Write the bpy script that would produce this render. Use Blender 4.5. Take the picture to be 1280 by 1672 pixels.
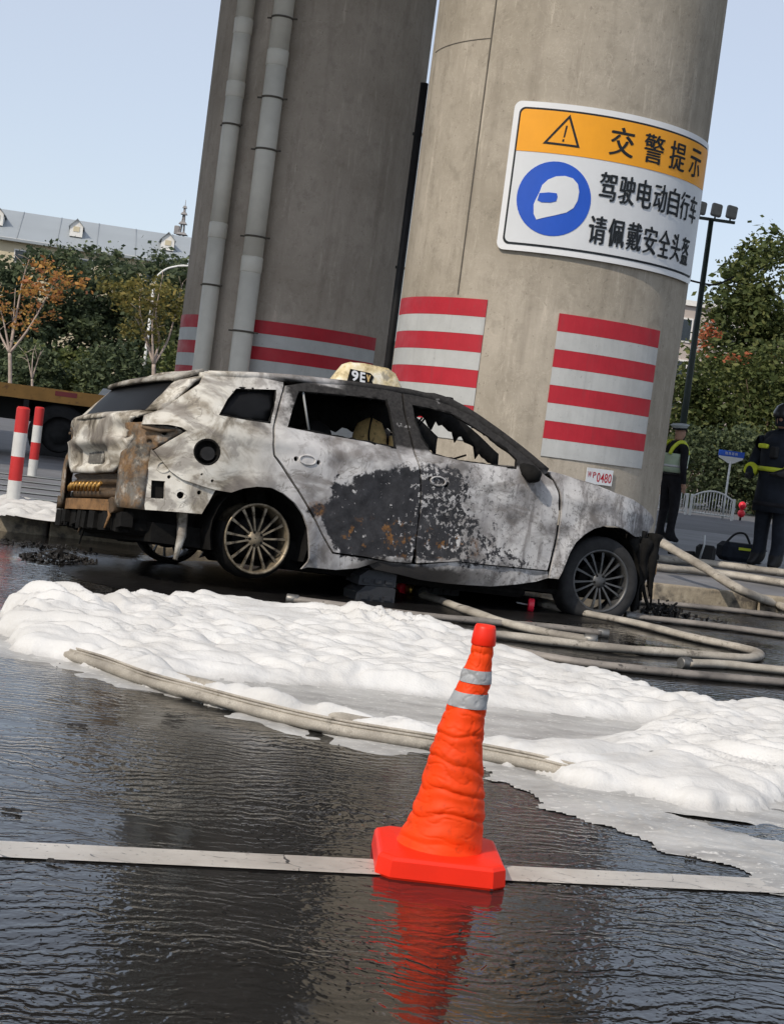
import bpy, bmesh, math, random
import numpy as np
from mathutils import Vector, Matrix, noise as mn
from mathutils.geometry import delaunay_2d_cdt

for o in list(bpy.data.objects):
    bpy.data.objects.remove(o)
S = bpy.context.scene
COL = S.collection
RND = random.Random(7)
R = math.radians

# ------------------------------------------------------------------ camera
FPX, CAMH = 2600.0, 1.08            # focal length in photo pixels (1280 wide), eye height
ROLL, PITCH = R(7.4), math.atan(123.0 / 2600)
right0 = Vector((1, 0, 0)); up0 = Vector((0, math.sin(PITCH), math.cos(PITCH)))
CF = Vector((0, math.cos(PITCH), -math.sin(PITCH)))
CR = right0 * math.cos(ROLL) + up0 * math.sin(ROLL)
CU = up0 * math.cos(ROLL) - right0 * math.sin(ROLL)
CP = Vector((0, 0, CAMH))
cam = bpy.data.cameras.new('camera'); camo = bpy.data.objects.new('camera', cam); COL.objects.link(camo)
m = Matrix((CR, CU, -CF)).transposed().to_4x4(); m.translation = CP
camo.matrix_world = m
cam.sensor_fit = 'HORIZONTAL'; cam.sensor_width = 36; cam.lens = 36 * FPX / 1280
cam.clip_start = .1; cam.clip_end = 3000
S.camera = camo

# ------------------------------------------------------------------ sky and sun
SUN_AZ = Vector((-.62, -.78, 0)).normalized(); SUN_EL = R(43)
wd = bpy.data.worlds.new('World'); S.world = wd; wd.use_nodes = True
wn = wd.node_tree; wn.nodes.clear()
sk = wn.nodes.new('ShaderNodeTexSky'); sk.sky_type = 'NISHITA'; sk.sun_disc = False
sk.sun_elevation = SUN_EL; sk.sun_rotation = math.atan2(SUN_AZ.x, SUN_AZ.y) % (2 * math.pi)
sk.air_density = 1.0; sk.dust_density = .8; sk.ozone_density = 3.0
bg = wn.nodes.new('ShaderNodeBackground'); bg.inputs[1].default_value = .15
wo = wn.nodes.new('ShaderNodeOutputWorld')
hz = wn.nodes.new('ShaderNodeMix'); hz.data_type = 'RGBA'; hz.inputs[0].default_value = .68
hz.inputs[7].default_value = (3.25, 3.36, 3.62, 1)      # even veil of haze over the blue
wn.links.new(sk.outputs[0], hz.inputs[6]); wn.links.new(hz.outputs[2], bg.inputs[0]); wn.links.new(bg.outputs[0], wo.inputs[0])
sl = bpy.data.lights.new('sun', 'SUN'); sl.energy = 2.3; sl.angle = R(.6); sl.color = (1, .90, .76)
so = bpy.data.objects.new('sun', sl); COL.objects.link(so)
sd = SUN_AZ * math.cos(SUN_EL) + Vector((0, 0, math.sin(SUN_EL)))
so.rotation_euler = (-sd).to_track_quat('-Z', 'Y').to_euler()
S.view_settings.view_transform = 'Standard'; S.view_settings.look = 'None'
S.view_settings.gamma = 1; S.view_settings.exposure = .42; S.view_settings.use_curve_mapping = False
S.render.engine = 'CYCLES'; S.cycles.use_denoising = True
S.cycles.max_bounces = 5; S.cycles.diffuse_bounces = 3; S.cycles.glossy_bounces = 3; S.cycles.transmission_bounces = 2
S.cycles.use_adaptive_sampling = True; S.cycles.adaptive_threshold = .02; S.cycles.caustics_reflective = False; S.cycles.caustics_refractive = False

# ------------------------------------------------------------------ helpers
def ray(px, py): return CF + CR * ((px - 640) / FPX) - CU * ((py - 836) / FPX)
def ground(px, py, z=0.0):
    d = ray(px, py); return CP + d * ((z - CAMH) / d.z)
def at(px, py, Y):
    d = ray(px, py); return CP + d * (Y / d.y)

def tag(o, label=None, cat=None, group=None, kind=None):
    if label: o['label'] = label
    if cat: o['category'] = cat
    if group: o['group'] = group
    if kind: o['kind'] = kind
    return o
def empty(name, loc=(0, 0, 0), rz=0):
    o = bpy.data.objects.new(name, None); COL.objects.link(o); o.location = loc; o.rotation_euler = (0, 0, rz)
    o.empty_display_size = .1
    return o
def mesh_obj(name, me, parent=None, mat=None):
    o = bpy.data.objects.new(name, me); COL.objects.link(o)
    if parent: o.parent = parent
    if mat:
        me.materials.clear(); me.materials.append(mat)
    return o
def instance(me, name, parent, loc=(0, 0, 0), rot=(0, 0, 0), scale=(1, 1, 1)):
    o = bpy.data.objects.new(name, me); COL.objects.link(o)
    o.location = loc; o.rotation_euler = rot; o.scale = scale
    if parent: o.parent = parent
    return o
def copy_tree(o, parent=None):
    c = o.copy(); COL.objects.link(c); c.parent = parent
    for ch in o.children: copy_tree(ch, c)
    return c

class MB:
    def __init__(s): s.v = []; s.f = []; s.sm = []
    def add(s, vs, fs, smooth=False):
        b = len(s.v); s.v += [tuple(p) for p in vs]; s.f += [tuple(b + i for i in f) for f in fs]; s.sm += [smooth] * len(fs); return s
    def box(s, c, d, M=None, taper=1.0, bev=0.0):
        x, y, z = [k / 2 for k in d]; t = taper
        if bev:
            b = bev; vs = []; fs = []
            ring = [(-x + b, -y), (x - b, -y), (x, -y + b), (x, y - b), (x - b, y), (-x + b, y), (-x, y - b), (-x, -y + b)]
            def rg(zz, k): return [Vector((p[0] * k, p[1] * k, zz)) for p in ring]
            k1 = max(0.0, 1 - b / max(x, y)); rings = [rg(-z, k1), rg(-z + b, 1), rg(z - b, t), rg(z, t * k1)]
            for r_ in rings: vs += r_
            for i in range(3):
                for j in range(8): fs.append((i * 8 + j, i * 8 + (j + 1) % 8, i * 8 + 8 + (j + 1) % 8, i * 8 + 8 + j))
            fs.append(tuple(range(7, -1, -1))); fs.append(tuple(range(24, 32)))
        else:
            vs = [Vector(p) for p in ((-x, -y, -z), (x, -y, -z), (x, y, -z), (-x, y, -z), (-x * t, -y * t, z), (x * t, -y * t, z), (x * t, y * t, z), (-x * t, y * t, z))]
            fs = [(0, 3, 2, 1), (4, 5, 6, 7), (0, 1, 5, 4), (1, 2, 6, 5), (2, 3, 7, 6), (3, 0, 4, 7)]
        c = Vector(c)
        vs = [((M @ p) if M else p) + c for p in vs]
        return s.add(vs, fs)
    def tube(s, pts, rad, n=10, cap=True, flat=1.0, smooth=True):
        pts = [Vector(p) for p in pts]; N = len(pts)
        rad = rad if isinstance(rad, (list, tuple)) else [rad] * N
        vs = []; fs = []; pu = None
        for i, p in enumerate(pts):
            t = (pts[min(i + 1, N - 1)] - pts[max(i - 1, 0)]).normalized()
            if pu is None:
                pu = Vector((0, 0, 1)) if abs(t.z) < .9 else Vector((0, 1, 0))
            sd_ = t.cross(pu).normalized(); pu = sd_.cross(t).normalized()
            for k in range(n):
                a = 2 * math.pi * k / n
                vs.append(p + sd_ * math.cos(a) * rad[i] + pu * math.sin(a) * rad[i] * flat)
        for i in range(N - 1):
            for k in range(n):
                k2 = (k + 1) % n; fs.append((i * n + k, i * n + k2, i * n + n + k2, i * n + n + k))
        s.add(vs, fs, smooth)
        if cap:
            b = len(s.v) - len(vs)
            s.f.append(tuple(b + k for k in range(n - 1, -1, -1))); s.sm.append(False)
            s.f.append(tuple(b + (N - 1) * n + k for k in range(n))); s.sm.append(False)
        return s
    def lathe(s, prof, n=24, M=None, off=(0, 0, 0), smooth=True):
        vs = []; fs = []; off = Vector(off)
        for (r_, z) in prof:
            for k in range(n):
                a = 2 * math.pi * k / n; p = Vector((r_ * math.cos(a), r_ * math.sin(a), z)); vs.append((M @ p if M else p) + off)
        for i in range(len(prof) - 1):
            for k in range(n):
                k2 = (k + 1) % n; fs.append((i * n + k, i * n + k2, i * n + n + k2, i * n + n + k))
        return s.add(vs, fs, smooth)
    def prism(s, poly, fn, t0, t1):
        """poly: 2D points, fn(u,v,t)->3D"""
        n = len(poly); vs = [fn(u, v, t0) for u, v in poly] + [fn(u, v, t1) for u, v in poly]
        fs = [tuple(range(n - 1, -1, -1)), tuple(range(n, 2 * n))] + [(i, (i + 1) % n, n + (i + 1) % n, n + i) for i in range(n)]
        return s.add(vs, fs)
    def mesh(s, name):
        me = bpy.data.meshes.new(name); me.from_pydata([tuple(p) for p in s.v], [], s.f)
        me.polygons.foreach_set('use_smooth', s.sm); me.update()
        bm = bmesh.new(); bm.from_mesh(me); bmesh.ops.recalc_face_normals(bm, faces=bm.faces); bm.to_mesh(me); bm.free()
        return me
    def build(s, name, mat, parent=None):
        return mesh_obj(name, s.mesh(name), parent, mat)

def catmull(P, n=8):
    P = [Vector(p) for p in P]; out = []
    for i in range(len(P) - 1):
        a, b, c, d = P[max(i - 1, 0)], P[i], P[i + 1], P[min(i + 2, len(P) - 1)]
        for k in range(n):
            t = k / n
            out.append(.5 * ((2 * b) + (c - a) * t + (2 * a - 5 * b + 4 * c - d) * t * t + (3 * b - a - 3 * c + d) * t ** 3))
    return out + [P[-1]]

# ------------------------------------------------------------------ node helper
class NT:
    def __init__(s, name, rough=.8, spec=.3):
        s.mat = bpy.data.materials.new(name); s.mat.use_nodes = True; s.t = s.mat.node_tree
        s.b = s.t.nodes['Principled BSDF']; s.b.inputs['Roughness'].default_value = rough
        s.b.inputs['Specular IOR Level'].default_value = spec
        s.tc = s.t.nodes.new('ShaderNodeTexCoord'); s.co = s.tc.outputs['Object']
    def n(s, t): return s.t.nodes.new(t)
    def set(s, sock, v):
        if hasattr(v, 'is_output') or isinstance(v, bpy.types.NodeSocket): s.t.links.new(v, sock)
        elif isinstance(v, (tuple, list)) and len(v) == 3 and sock.type == 'RGBA': sock.default_value = (*v, 1)
        else: sock.default_value = v
    def map(s, v, scale=(1, 1, 1), loc=(0, 0, 0), rot=(0, 0, 0)):
        q = s.n('ShaderNodeMapping'); s.set(q.inputs['Vector'], v); q.inputs['Scale'].default_value = scale
        q.inputs['Location'].default_value = loc; q.inputs['Rotation'].default_value = rot; return q.outputs[0]
    def noise(s, scale=5, detail=4, rough=.55, v=None, dist=0.0):
        q = s.n('ShaderNodeTexNoise'); s.set(q.inputs['Vector'], v if v is not None else s.co)
        q.inputs['Scale'].default_value = scale; q.inputs['Detail'].default_value = detail
        q.inputs['Roughness'].default_value = rough; q.inputs['Distortion'].default_value = dist; return q.outputs['Fac']
    def noisec(s, scale):
        q = s.n('ShaderNodeTexNoise'); s.set(q.inputs['Vector'], s.co); q.inputs['Scale'].default_value = scale; q.inputs['Detail'].default_value = 4; return q.outputs['Color']
    def voro(s, scale=5, v=None, feat='F1'):
        q = s.n('ShaderNodeTexVoronoi'); s.set(q.inputs['Vector'], v if v is not None else s.co)
        q.feature = feat; q.inputs['Scale'].default_value = scale; return q.outputs['Distance']
    def math(s, op, a, b=0.0, c=None):
        q = s.n('ShaderNodeMath'); q.operation = op; s.set(q.inputs[0], a); s.set(q.inputs[1], b)
        if c is not None: s.set(q.inputs[2], c)
        return q.outputs[0]
    def vm(s, op, a, b):
        q = s.n('ShaderNodeVectorMath'); q.operation = op; s.set(q.inputs[0], a); s.set(q.inputs[1], b)
        return q.outputs['Value'] if op in ('LENGTH', 'DOT_PRODUCT') else q.outputs[0]
    def ss(s, v, a, b):
        q = s.n('ShaderNodeMapRange'); q.interpolation_type = 'SMOOTHSTEP'; s.set(q.inputs[0], v)
        q.inputs[1].default_value = a; q.inputs[2].default_value = b; q.inputs[3].default_value = 0; q.inputs[4].default_value = 1
        return q.outputs[0]
    def lin(s, v, a, b, c, d):
        q = s.n('ShaderNodeMapRange'); s.set(q.inputs[0], v)
        for i, k in enumerate((a, b, c, d)): q.inputs[i + 1].default_value = k
        return q.outputs[0]
    def mix(s, f, a, b, mode='MIX'):
        q = s.n('ShaderNodeMix'); q.data_type = 'RGBA'; q.blend_type = mode
        s.set(q.inputs[0], f); s.set(q.inputs[6], a); s.set(q.inputs[7], b); return q.outputs[2]
    def ramp(s, f, stops):
        q = s.n('ShaderNodeValToRGB'); s.set(q.inputs[0], f); e = q.color_ramp.elements
        while len(e) < len(stops): e.new(.5)
        for i, (p, c) in enumerate(stops): e[i].position = p; e[i].color = (*c, 1)
        return q.outputs[0]
    def sep(s, v):
        q = s.n('ShaderNodeSeparateXYZ'); s.set(q.inputs[0], v); return q.outputs
    def bump(s, h, strength=.3, dist=.01, nrm=None):
        q = s.n('ShaderNodeBump'); s.set(q.inputs['Height'], h); q.inputs['Strength'].default_value = strength
        q.inputs['Distance'].default_value = dist
        if nrm is not None: s.set(q.inputs['Normal'], nrm)
        return q.outputs[0]
    def out(s, color=None, rough=None, normal=None, metal=None):
        if color is not None: s.set(s.b.inputs['Base Color'], color)
        if rough is not None: s.set(s.b.inputs['Roughness'], rough)
        if normal is not None: s.set(s.b.inputs['Normal'], normal)
        if metal is not None: s.set(s.b.inputs['Metallic'], metal)
        return s.mat

def simple(name, c, rough=.7, spec=.3, var=.25, scale=8, bump=.0, metal=0.0, dirt=None):
    q = NT(name, rough, spec)
    f = q.noise(scale, 5, .6)
    lo = tuple(k * (1 - var) for k in c); hi = tuple(min(1, k * (1 + var)) for k in c)
    col = q.ramp(f, [(.3, lo), (.7, hi)])
    if dirt:
        col = q.mix(q.ss(q.noise(scale * 2.7, 6, .65), .55, .72), col, dirt)
    nr = q.bump(q.noise(scale * 6, 3, .6), bump, .005) if bump else None
    return q.out(col, normal=nr, metal=metal)

M = {}
# wet road
def wet_road():
    q = NT('wet_asphalt', .08, .5)
    q.b.inputs['IOR'].default_value = 1.5
    base = q.ramp(q.noise(.7, 6, .6), [(.3, (.007, .0068, .0065)), (.7, (.020, .019, .018))])
    grit = q.noise(60, 2, .5)
    col = q.mix(q.ss(grit, .55, .8), base, (.03, .03, .03))
    warp = q.noise(.9, 2, .5)
    v = q.map(q.co, (1, 1, 1), rot=(0, 0, R(-12)))
    wv = q.n('ShaderNodeVectorMath'); wv.operation = 'ADD'; q.set(wv.inputs[0], v)
    cw = q.n('ShaderNodeCombineXYZ'); q.set(cw.inputs[1], q.math('MULTIPLY', warp, .55)); q.set(wv.inputs[1], cw.outputs[0])
    wt = q.n('ShaderNodeTexWave'); wt.wave_type = 'BANDS'; wt.bands_direction = 'Y'; wt.wave_profile = 'SIN'; q.set(wt.inputs['Vector'], wv.outputs[0])
    for k_, v_ in (('Scale', 6.2), ('Distortion', 9.0), ('Detail', 3.0), ('Detail Scale', 1.7), ('Detail Roughness', .6)): wt.inputs[k_].default_value = v_
    rip = q.noise(1.0, 3, .55, q.map(wv.outputs[0], (15, 30, 1)), .25)
    rip2 = q.noise(1.0, 2, .5, q.map(wv.outputs[0], (4, 9, 1)))
    amt = q.lin(q.noise(.8, 4, .6, q.map(q.co, (1, 1.8, 1))), .36, .62, .06, 1.0)
    h = q.math('ADD', q.math('MULTIPLY', q.math('ADD', q.math('MULTIPLY', wt.outputs['Fac'], .42), q.math('MULTIPLY', rip, .55)), amt), q.math('MULTIPLY', rip2, .7))
    n1 = q.bump(h, 1.0, .0040)
    rough = q.lin(q.noise(1.3, 5, .6), .35, .7, .03, .12)
    return q.out(col, rough, n1)
M['road'] = wet_road()
M['paving'] = simple('median_paving', (.17, .17, .18), .55, .4, .3, 1.3, .2)
M['far_road'] = simple('dry_asphalt', (.12, .12, .125), .7, .3, .2, .8, .1)
def kerbmat():
    q = NT('kerb_granite', .75, .3)
    c = q.ramp(q.noise(14, 6, .65), [(.25, (.20, .17, .13)), (.55, (.40, .34, .25)), (.8, (.48, .42, .33))])
    c = q.mix(q.ss(q.noise(3, 6, .7), .44, .62), c, (.09, .08, .07))
    return q.out(c, normal=q.bump(q.noise(60, 4, .6), .4, .004))
M['kerb'] = kerbmat()
def linemat():
    q = NT('worn_white_paint', .3, .45)
    crack = q.voro(3.6, q.vm('ADD', q.map(q.co, (1, 1.9, 1)), q.map(q.vm('MULTIPLY', q.noisec(2.2), (.5, .5, 0)), (1, 1, 1))), 'DISTANCE_TO_EDGE')
    crack2 = q.math('ADD', crack, q.math('MULTIPLY', q.noise(9, 5, .7), .06))
    pits = q.noise(55, 4, .7)
    c = q.ramp(q.noise(5, 5, .6), [(.3, (.40, .37, .33)), (.7, (.60, .565, .51))])
    msk = q.math('MULTIPLY', q.ss(crack2, .030, .036), q.ss(pits, .31, .38))
    c = q.mix(msk, (.05, .05, .05), c)
    return q.out(c, normal=q.bump(q.noise(1, 3, .5, q.map(q.co, (15, 30, 1))), .5, .004))
M['line'] = linemat()
def concrete(name, a, b, c3, streak=1.0):
    q = NT(name, .85, .2)
    blot = q.noise(.9, 6, .65)
    st = q.noise(1.0, 6, .65, q.map(q.co, (5, 5, .35)))
    c = q.ramp(blot, [(.3, a), (.68, b)])
    c = q.mix(q.math('MULTIPLY', q.ss(st, .48, .72), .55 * streak), c, c3)
    lt = q.noise(1, 7, .75, q.map(q.co, (9, 9, 1.1)))
    c = q.mix(q.math('MULTIPLY', q.ss(lt, .56, .70), .6), c, tuple(min(1, k * 1.35) for k in b))
    md = q.noise(5.5, 7, .72, q.map(q.co, (1, 1, .75)), .2); c = q.mix(q.math('MULTIPLY', q.ss(md, .50, .66), .36), c, tuple(k * .72 for k in a))
    sc = q.math('ABSOLUTE', q.math('SUBTRACT', q.noise(3.2, 6, .7, q.map(q.co, (1.5, 1.5, .9)), .8), .5)); c = q.mix(q.math('MULTIPLY', q.ss(sc, .010, .002), .22), c, tuple(min(1, k * 1.5) for k in b))
    pits = q.noise(26, 3, .6)
    c = q.mix(q.math('MULTIPLY', q.ss(pits, .64, .72), .5), c, tuple(k * .55 for k in a))
    nr = q.bump(q.noise(22, 5, .6), .35, .01)
    return q.out(c, normal=nr)
M['conc'] = concrete('pier_concrete', (.30, .265, .21), (.46, .41, .34), (.23, .20, .16))
M['conc_dark'] = concrete('pier_concrete_brown', (.32, .275, .225), (.45, .395, .335), (.24, .205, .17))
M['sealant'] = simple('sealant_line', (.10, .09, .075), .9)
def sheeting(name, c):
    q = NT(name, .5, .35); a = q.ramp(q.noise(4, 6, .65), [(.3, tuple(k * .82 for k in c)), (.7, c)])
    st = q.noise(1, 6, .7, q.map(q.co, (9, 9, 1.0))); a = q.mix(q.math('MULTIPLY', q.ss(st, .52, .75), .45), a, tuple(k * .5 + .03 for k in c))
    a = q.mix(q.math('MULTIPLY', q.ss(q.noise(30, 5, .7), .64, .70), .5), a, (.10, .09, .08)); return q.out(a, q.lin(q.noise(7, 4, .6), .3, .7, .4, .65))
M['red'] = sheeting('red_sheeting', (.47, .020, .035)); M['white_sheet'] = sheeting('white_sheeting', (.52, .53, .52))
M['stripe_grey'] = simple('pale_stripe_grey', (.24, .26, .265), .6, .3, .25, 6)
M['pvc'] = simple('grey_pvc_pipe', (.66, .64, .57), .5, .35, .08, 4)
M['black'] = simple('black_metal', (.012, .012, .013), .55, .3, .3)
M['dark_rubber'] = simple('dark_rubber', (.02, .02, .021), .75, .25, .3, 12)
M['sign_white'] = simple('sign_white', (.66, .68, .70), .45, .4, .04, 3)
M['sign_rim'] = simple('sign_rim', (.75, .76, .77), .4, .4, .04, 3)
M['sign_orange'] = simple('sign_orange', (.86, .36, .012), .45, .4, .05, 3)
M['sign_blue'] = simple('sign_blue', (.012, .085, .50), .45, .4, .08, 3)
M['sign_ink'] = simple('sign_ink', (.018, .022, .026), .6, .2, .2, 6)
M['galv'] = simple('galvanised_steel', (.30, .31, .31), .5, .4, .15, 9)
M['cone'] = simple('orange_cone_fabric', (.86, .058, .003), .6, .25, .12, 9, .12, dirt=(.60, .045, .004))
M['cone_base'] = simple('red_cone_base', (.90, .026, .006), .42, .35, .05, 10)
M['cone_band'] = simple('grey_reflective_band', (.36, .37, .38), .5, .5, .08, 20)
def foam():
    q = NT('foam', .75, .25)
    c = q.ramp(q.noise(3, 5, .6), [(.3, (.56, .55, .53)), (.6, (.68, .675, .66))])
    h = q.math('ADD', q.noise(30, 6, .72), q.math('ADD', q.math('MULTIPLY', q.voro(26), .5), q.math('MULTIPLY', q.voro(95), .22)))
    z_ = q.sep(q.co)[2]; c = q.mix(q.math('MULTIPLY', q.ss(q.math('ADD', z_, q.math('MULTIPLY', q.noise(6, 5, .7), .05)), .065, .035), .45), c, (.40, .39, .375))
    c = q.mix(q.math('MULTIPLY', q.ss(q.noise(48, 4, .75), .66, .72), .5), c, (.30, .28, .25))
    return q.out(c, normal=q.bump(h, .36, .012))
M['foam'] = foam()
def film():
    q = NT('foam_film', .35, .4)
    c = q.ramp(q.noise(2.2, 6, .65, q.map(q.co, (1, 2.6, 1))), [(.32, (.26, .255, .25)), (.5, (.42, .415, .40)), (.7, (.56, .555, .54))])
    c = q.mix(q.ss(q.noise(30, 4, .7, q.map(q.co, (1, 2, 1))), .58, .66), c, (.70, .69, .66))
    return q.out(c, normal=q.bump(q.noise(26, 5, .65, q.map(q.co, (.6, 1.6, 1))), .5, .006))
M['film'] = film()
def hose():
    q = NT('dirty_canvas_hose', .7, .25)
    c = q.ramp(q.noise(5, 6, .65), [(.3, (.30, .27, .225)), (.65, (.54, .50, .43))])
    c = q.mix(q.math('MULTIPLY', q.ss(q.noise(9, 6, .75), .56, .68), .8), c, (.07, .06, .05))
    wv_ = q.math('MULTIPLY', q.ss(q.voro(150), .25, .5), .25); c = q.mix(wv_, c, (.14, .12, .10))
    c = q.mix(q.math('MULTIPLY', q.ss(q.noise(1.8, 5, .65), .48, .68), .6), c, (.13, .115, .10))
    return q.out(c, normal=q.bump(q.noise(70, 3, .6), .25, .003))
M['hose'] = hose()
def hose2():
    q = NT('sooty_canvas_hose', .55, .3)
    c = q.ramp(q.noise(4, 6, .65), [(.3, (.10, .092, .085)), (.65, (.30, .27, .24))])
    c = q.mix(q.ss(q.noise(17, 5, .7), .60, .70), c, (.03, .028, .026))
    return q.out(c, normal=q.bump(q.noise(70, 3, .6), .25, .003))
M['hose_dark'] = hose2()
M['brass'] = simple('brass', (.50, .33, .09), .3, .5, .3, 20, metal=.9)
M['red_plastic'] = simple('red_coupling', (.75, .02, .05), .35, .5, .1)
M['debris'] = simple('charred_debris', (.018, .016, .015), .6, .35, .5, 30, .6)

# ------------------------------------------------------------------ setting
YAW = R(16.0)
E1 = Vector((math.cos(YAW), math.sin(YAW), 0)); E2 = Vector((-math.sin(YAW), math.cos(YAW), 0))
def rf(a, b, z=0.0): return E1 * a + E2 * b + Vector((0, 0, z))
def sheet(name, poly, mat, kind='structure'):
    o = MB().add(poly, [tuple(range(len(poly)))]).build(name, mat); return tag(o, kind=kind)
kl, kr = ground(100, 880), ground(1127, 983)
KB = .5 * (kl.dot(E2) + kr.dot(E2))                 # kerb line offset across the road
MEDW, MEDZ = 13.0, .13
sheet('road', [(-400, -30, 0), (400, -30, 0), (400, 900, 0), (-400, 900, 0)], M['road'])
sheet('far_road', [rf(-300, KB + MEDW + .3, .004), rf(300, KB + MEDW + .3, .004), rf(300, KB + MEDW + 40, .004), rf(-300, KB + MEDW + 40, .004)], M['far_road'])
KA1 = 26.0
med = MB(); pl = [rf(-60, KB + .16, MEDZ - .006), rf(KA1, KB + .16, MEDZ - .006), rf(KA1, KB + MEDW, MEDZ - .006), rf(-60, KB + MEDW, MEDZ - .006)]
med.add(pl + [p - Vector((0, 0, .3)) for p in pl], [(0, 1, 2, 3), (0, 1, 5, 4), (1, 2, 6, 5), (2, 3, 7, 6), (3, 0, 4, 7)])
tag(med.build('median_pavement', M['paving']), kind='structure')
# kerb stones one by one
kerb = empty('kerb', rf(0, KB, 0)); kerb['kind'] = 'structure'
kst = MB().box((0, .075, MEDZ / 2 - .02), (.985, .15, MEDZ + .04), bev=.012).mesh('kerb_stone'); kst.materials.append(M['kerb'])
for i in range(-14, 24):
    a = i * 1.0 + .35
    k = instance(kst, 'kerb_stone', None); k.parent = kerb
    k.location = E1 * a + Vector((0, 0, RND.uniform(-.006, .006))); k.rotation_euler = (RND.uniform(-.01, .01), 0, YAW + RND.uniform(-.006, .006))
# lane line
la, lb = ground(0, 1389), ground(1280, 1450)
ld = (lb - la).normalized(); lnm = Vector((-ld.y, ld.x, 0)); lc = (la + lb) / 2
sheet('lane_line', [lc + ld * a + lnm * b + Vector((0, 0, .004)) for a, b in ((-12, -.067), (12, -.067), (12, .067), (-12, .067))], M['line'])
# flat pale grey strips laid on the pavement under the viaduct
for k in range(5):
    b = ground(60, 815 - k * 9, MEDZ).dot(E2); a0 = ground(-60, 800 - k * 9, MEDZ).dot(E1)
    st = sheet('pale_stripe', [rf(a0 + u, b + w, MEDZ + .002) for u, w in ((-1, -.10), (1.9, -.10), (1.9, .10), (-1, .10))], M['stripe_grey'])

# viaduct piers
def pier(name, c, rad, top, mat, label):
    t = empty(name, (c[0], c[1], 0))
    n = 72; mb = MB(); prof = [(rad + .02, -.2), (rad, .05)] + [(rad, z) for z in (1.5, 3, 4.5, 6, 8, top)]
    mb.lathe(prof, n); o = mb.build('shaft', mat, t)
    return tag(t, label, 'pillar', 'viaduct pillars')
def front(phi):          # outward direction on a pier; phi=0 faces the camera, positive to the right
    return Vector((math.sin(phi), -math.cos(phi), 0))
PR = 1.44
p2 = at(911, 300, 16.4); P2 = Vector((p2.x, p2.y, 0))
p1 = at(500, 300, 21.8); P1 = Vector((p1.x, p1.y, 0))
pierR = pier('viaduct_pillar', P2, PR, 11.2, M['conc'], 'near round concrete pillar carrying the large orange and white notice')
pierL = pier('viaduct_pillar', P1, PR, 11.2, M['conc_dark'], 'farther brown concrete pillar with two grey drain pipes on it')
DK0 = 12.6; deck = empty('viaduct_deck', rf(0, DK0 + 9.5, 11.2))  # unseen deck; front edge placed to shade the far pillar, not the near one
dm = MB(); A = 70
prof = [(-9.5, 1.3), (-9.5, 1.0), (-5.5, .35), (-4.5, .0), (4.5, .0), (5.5, .35), (9.5, 1.0), (9.5, 1.3), (9.5, 2.1), (9.2, 2.1), (9.2, 1.4), (-9.2, 1.4), (-9.2, 2.1), (-9.5, 2.1)]
dm.prism(prof, lambda u, v, t: E1 * t + E2 * u + Vector((0, 0, v)), -A, A)
dm.build('girder', M['conc'], deck)
tag(deck, 'concrete viaduct deck resting on the two round pillars overhead', 'viaduct')

def cyl_patch(mb, c, rad, f0, f1, z0, z1, off, th=.006, seg=None, skew=0.0):
    seg = seg or max(4, int(abs(f1 - f0) / R(3)))
    vs = []; fs = []
    for r_ in (rad + off, rad + off + th):
        for z in (z0, z1):
            for i in range(seg + 1):
                f = f0 + (f1 - f0) * i / seg
                vs.append(c + front(f) * r_ + Vector((0, 0, z)))
    n = seg + 1
    for i in range(seg):
        fs.append((2 * n + i, 2 * n + i + 1, 3 * n + i + 1, 3 * n + i))
        fs.append((i, n + i, n + i + 1, i + 1))
        fs.append((i, i + 1, 2 * n + i + 1, 2 * n + i)); fs.append((n + i, 3 * n + i, 3 * n + i + 1, n + i + 1))
    fs += [(0, 2 * n, 3 * n, n), (seg, n + seg, 3 * n + seg, 2 * n + seg)]
    mb.add(vs, fs, False)
def stripes(par_c, f0, f1, ztop, nb, label, bh=.168):
    t = empty('striped_panel', (0, 0, ztop - nb * bh)); t.parent = pierR if par_c is P2 else pierL
    loc = Vector((par_c[0], par_c[1], ztop - nb * bh)); t['label'] = label
    for k in range(nb):
        mb = MB(); z1 = ztop - k * bh; cyl_patch(mb, par_c, PR, f0, f1, z1 - bh + .0015, z1, .004, .006)
        mb.v = [tuple(Vector(p) - loc) for p in mb.v]
        mb.build('stripe', M['red'] if k % 2 == 0 else M['white_sheet'], t)
    return t
stripes(P2, R(2.5), R(49), 2.42, 8, 'broad red and white striped panel below the orange notice')
stripes(P2, R(-82), R(-25), 2.47, 8, 'red and white striped panel round the left edge of the near pillar')
stripes(P1, R(-18), R(58), 2.33, 8, 'red and white striped panel to the right of the grey pipes')
stripes(P1, R(-80), R(-48), 2.33, 8, 'narrow red and white striped panel left of the grey pipes')
# formwork seam on the near pier
mb = MB(); cyl_patch(mb, Vector((0, 0, 0)), PR, R(-38.6), R(-38.0), 2.5, 11, .000, .003, 1); mb.build('formwork_seam', M['sealant'], pierR)
mb = MB(); cyl_patch(mb, Vector((0, 0, 0)), PR, R(-78), R(-38.6), 4.93, 4.94, .000, .002); mb.build('formwork_seam', M['sealant'], pierR)

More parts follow.
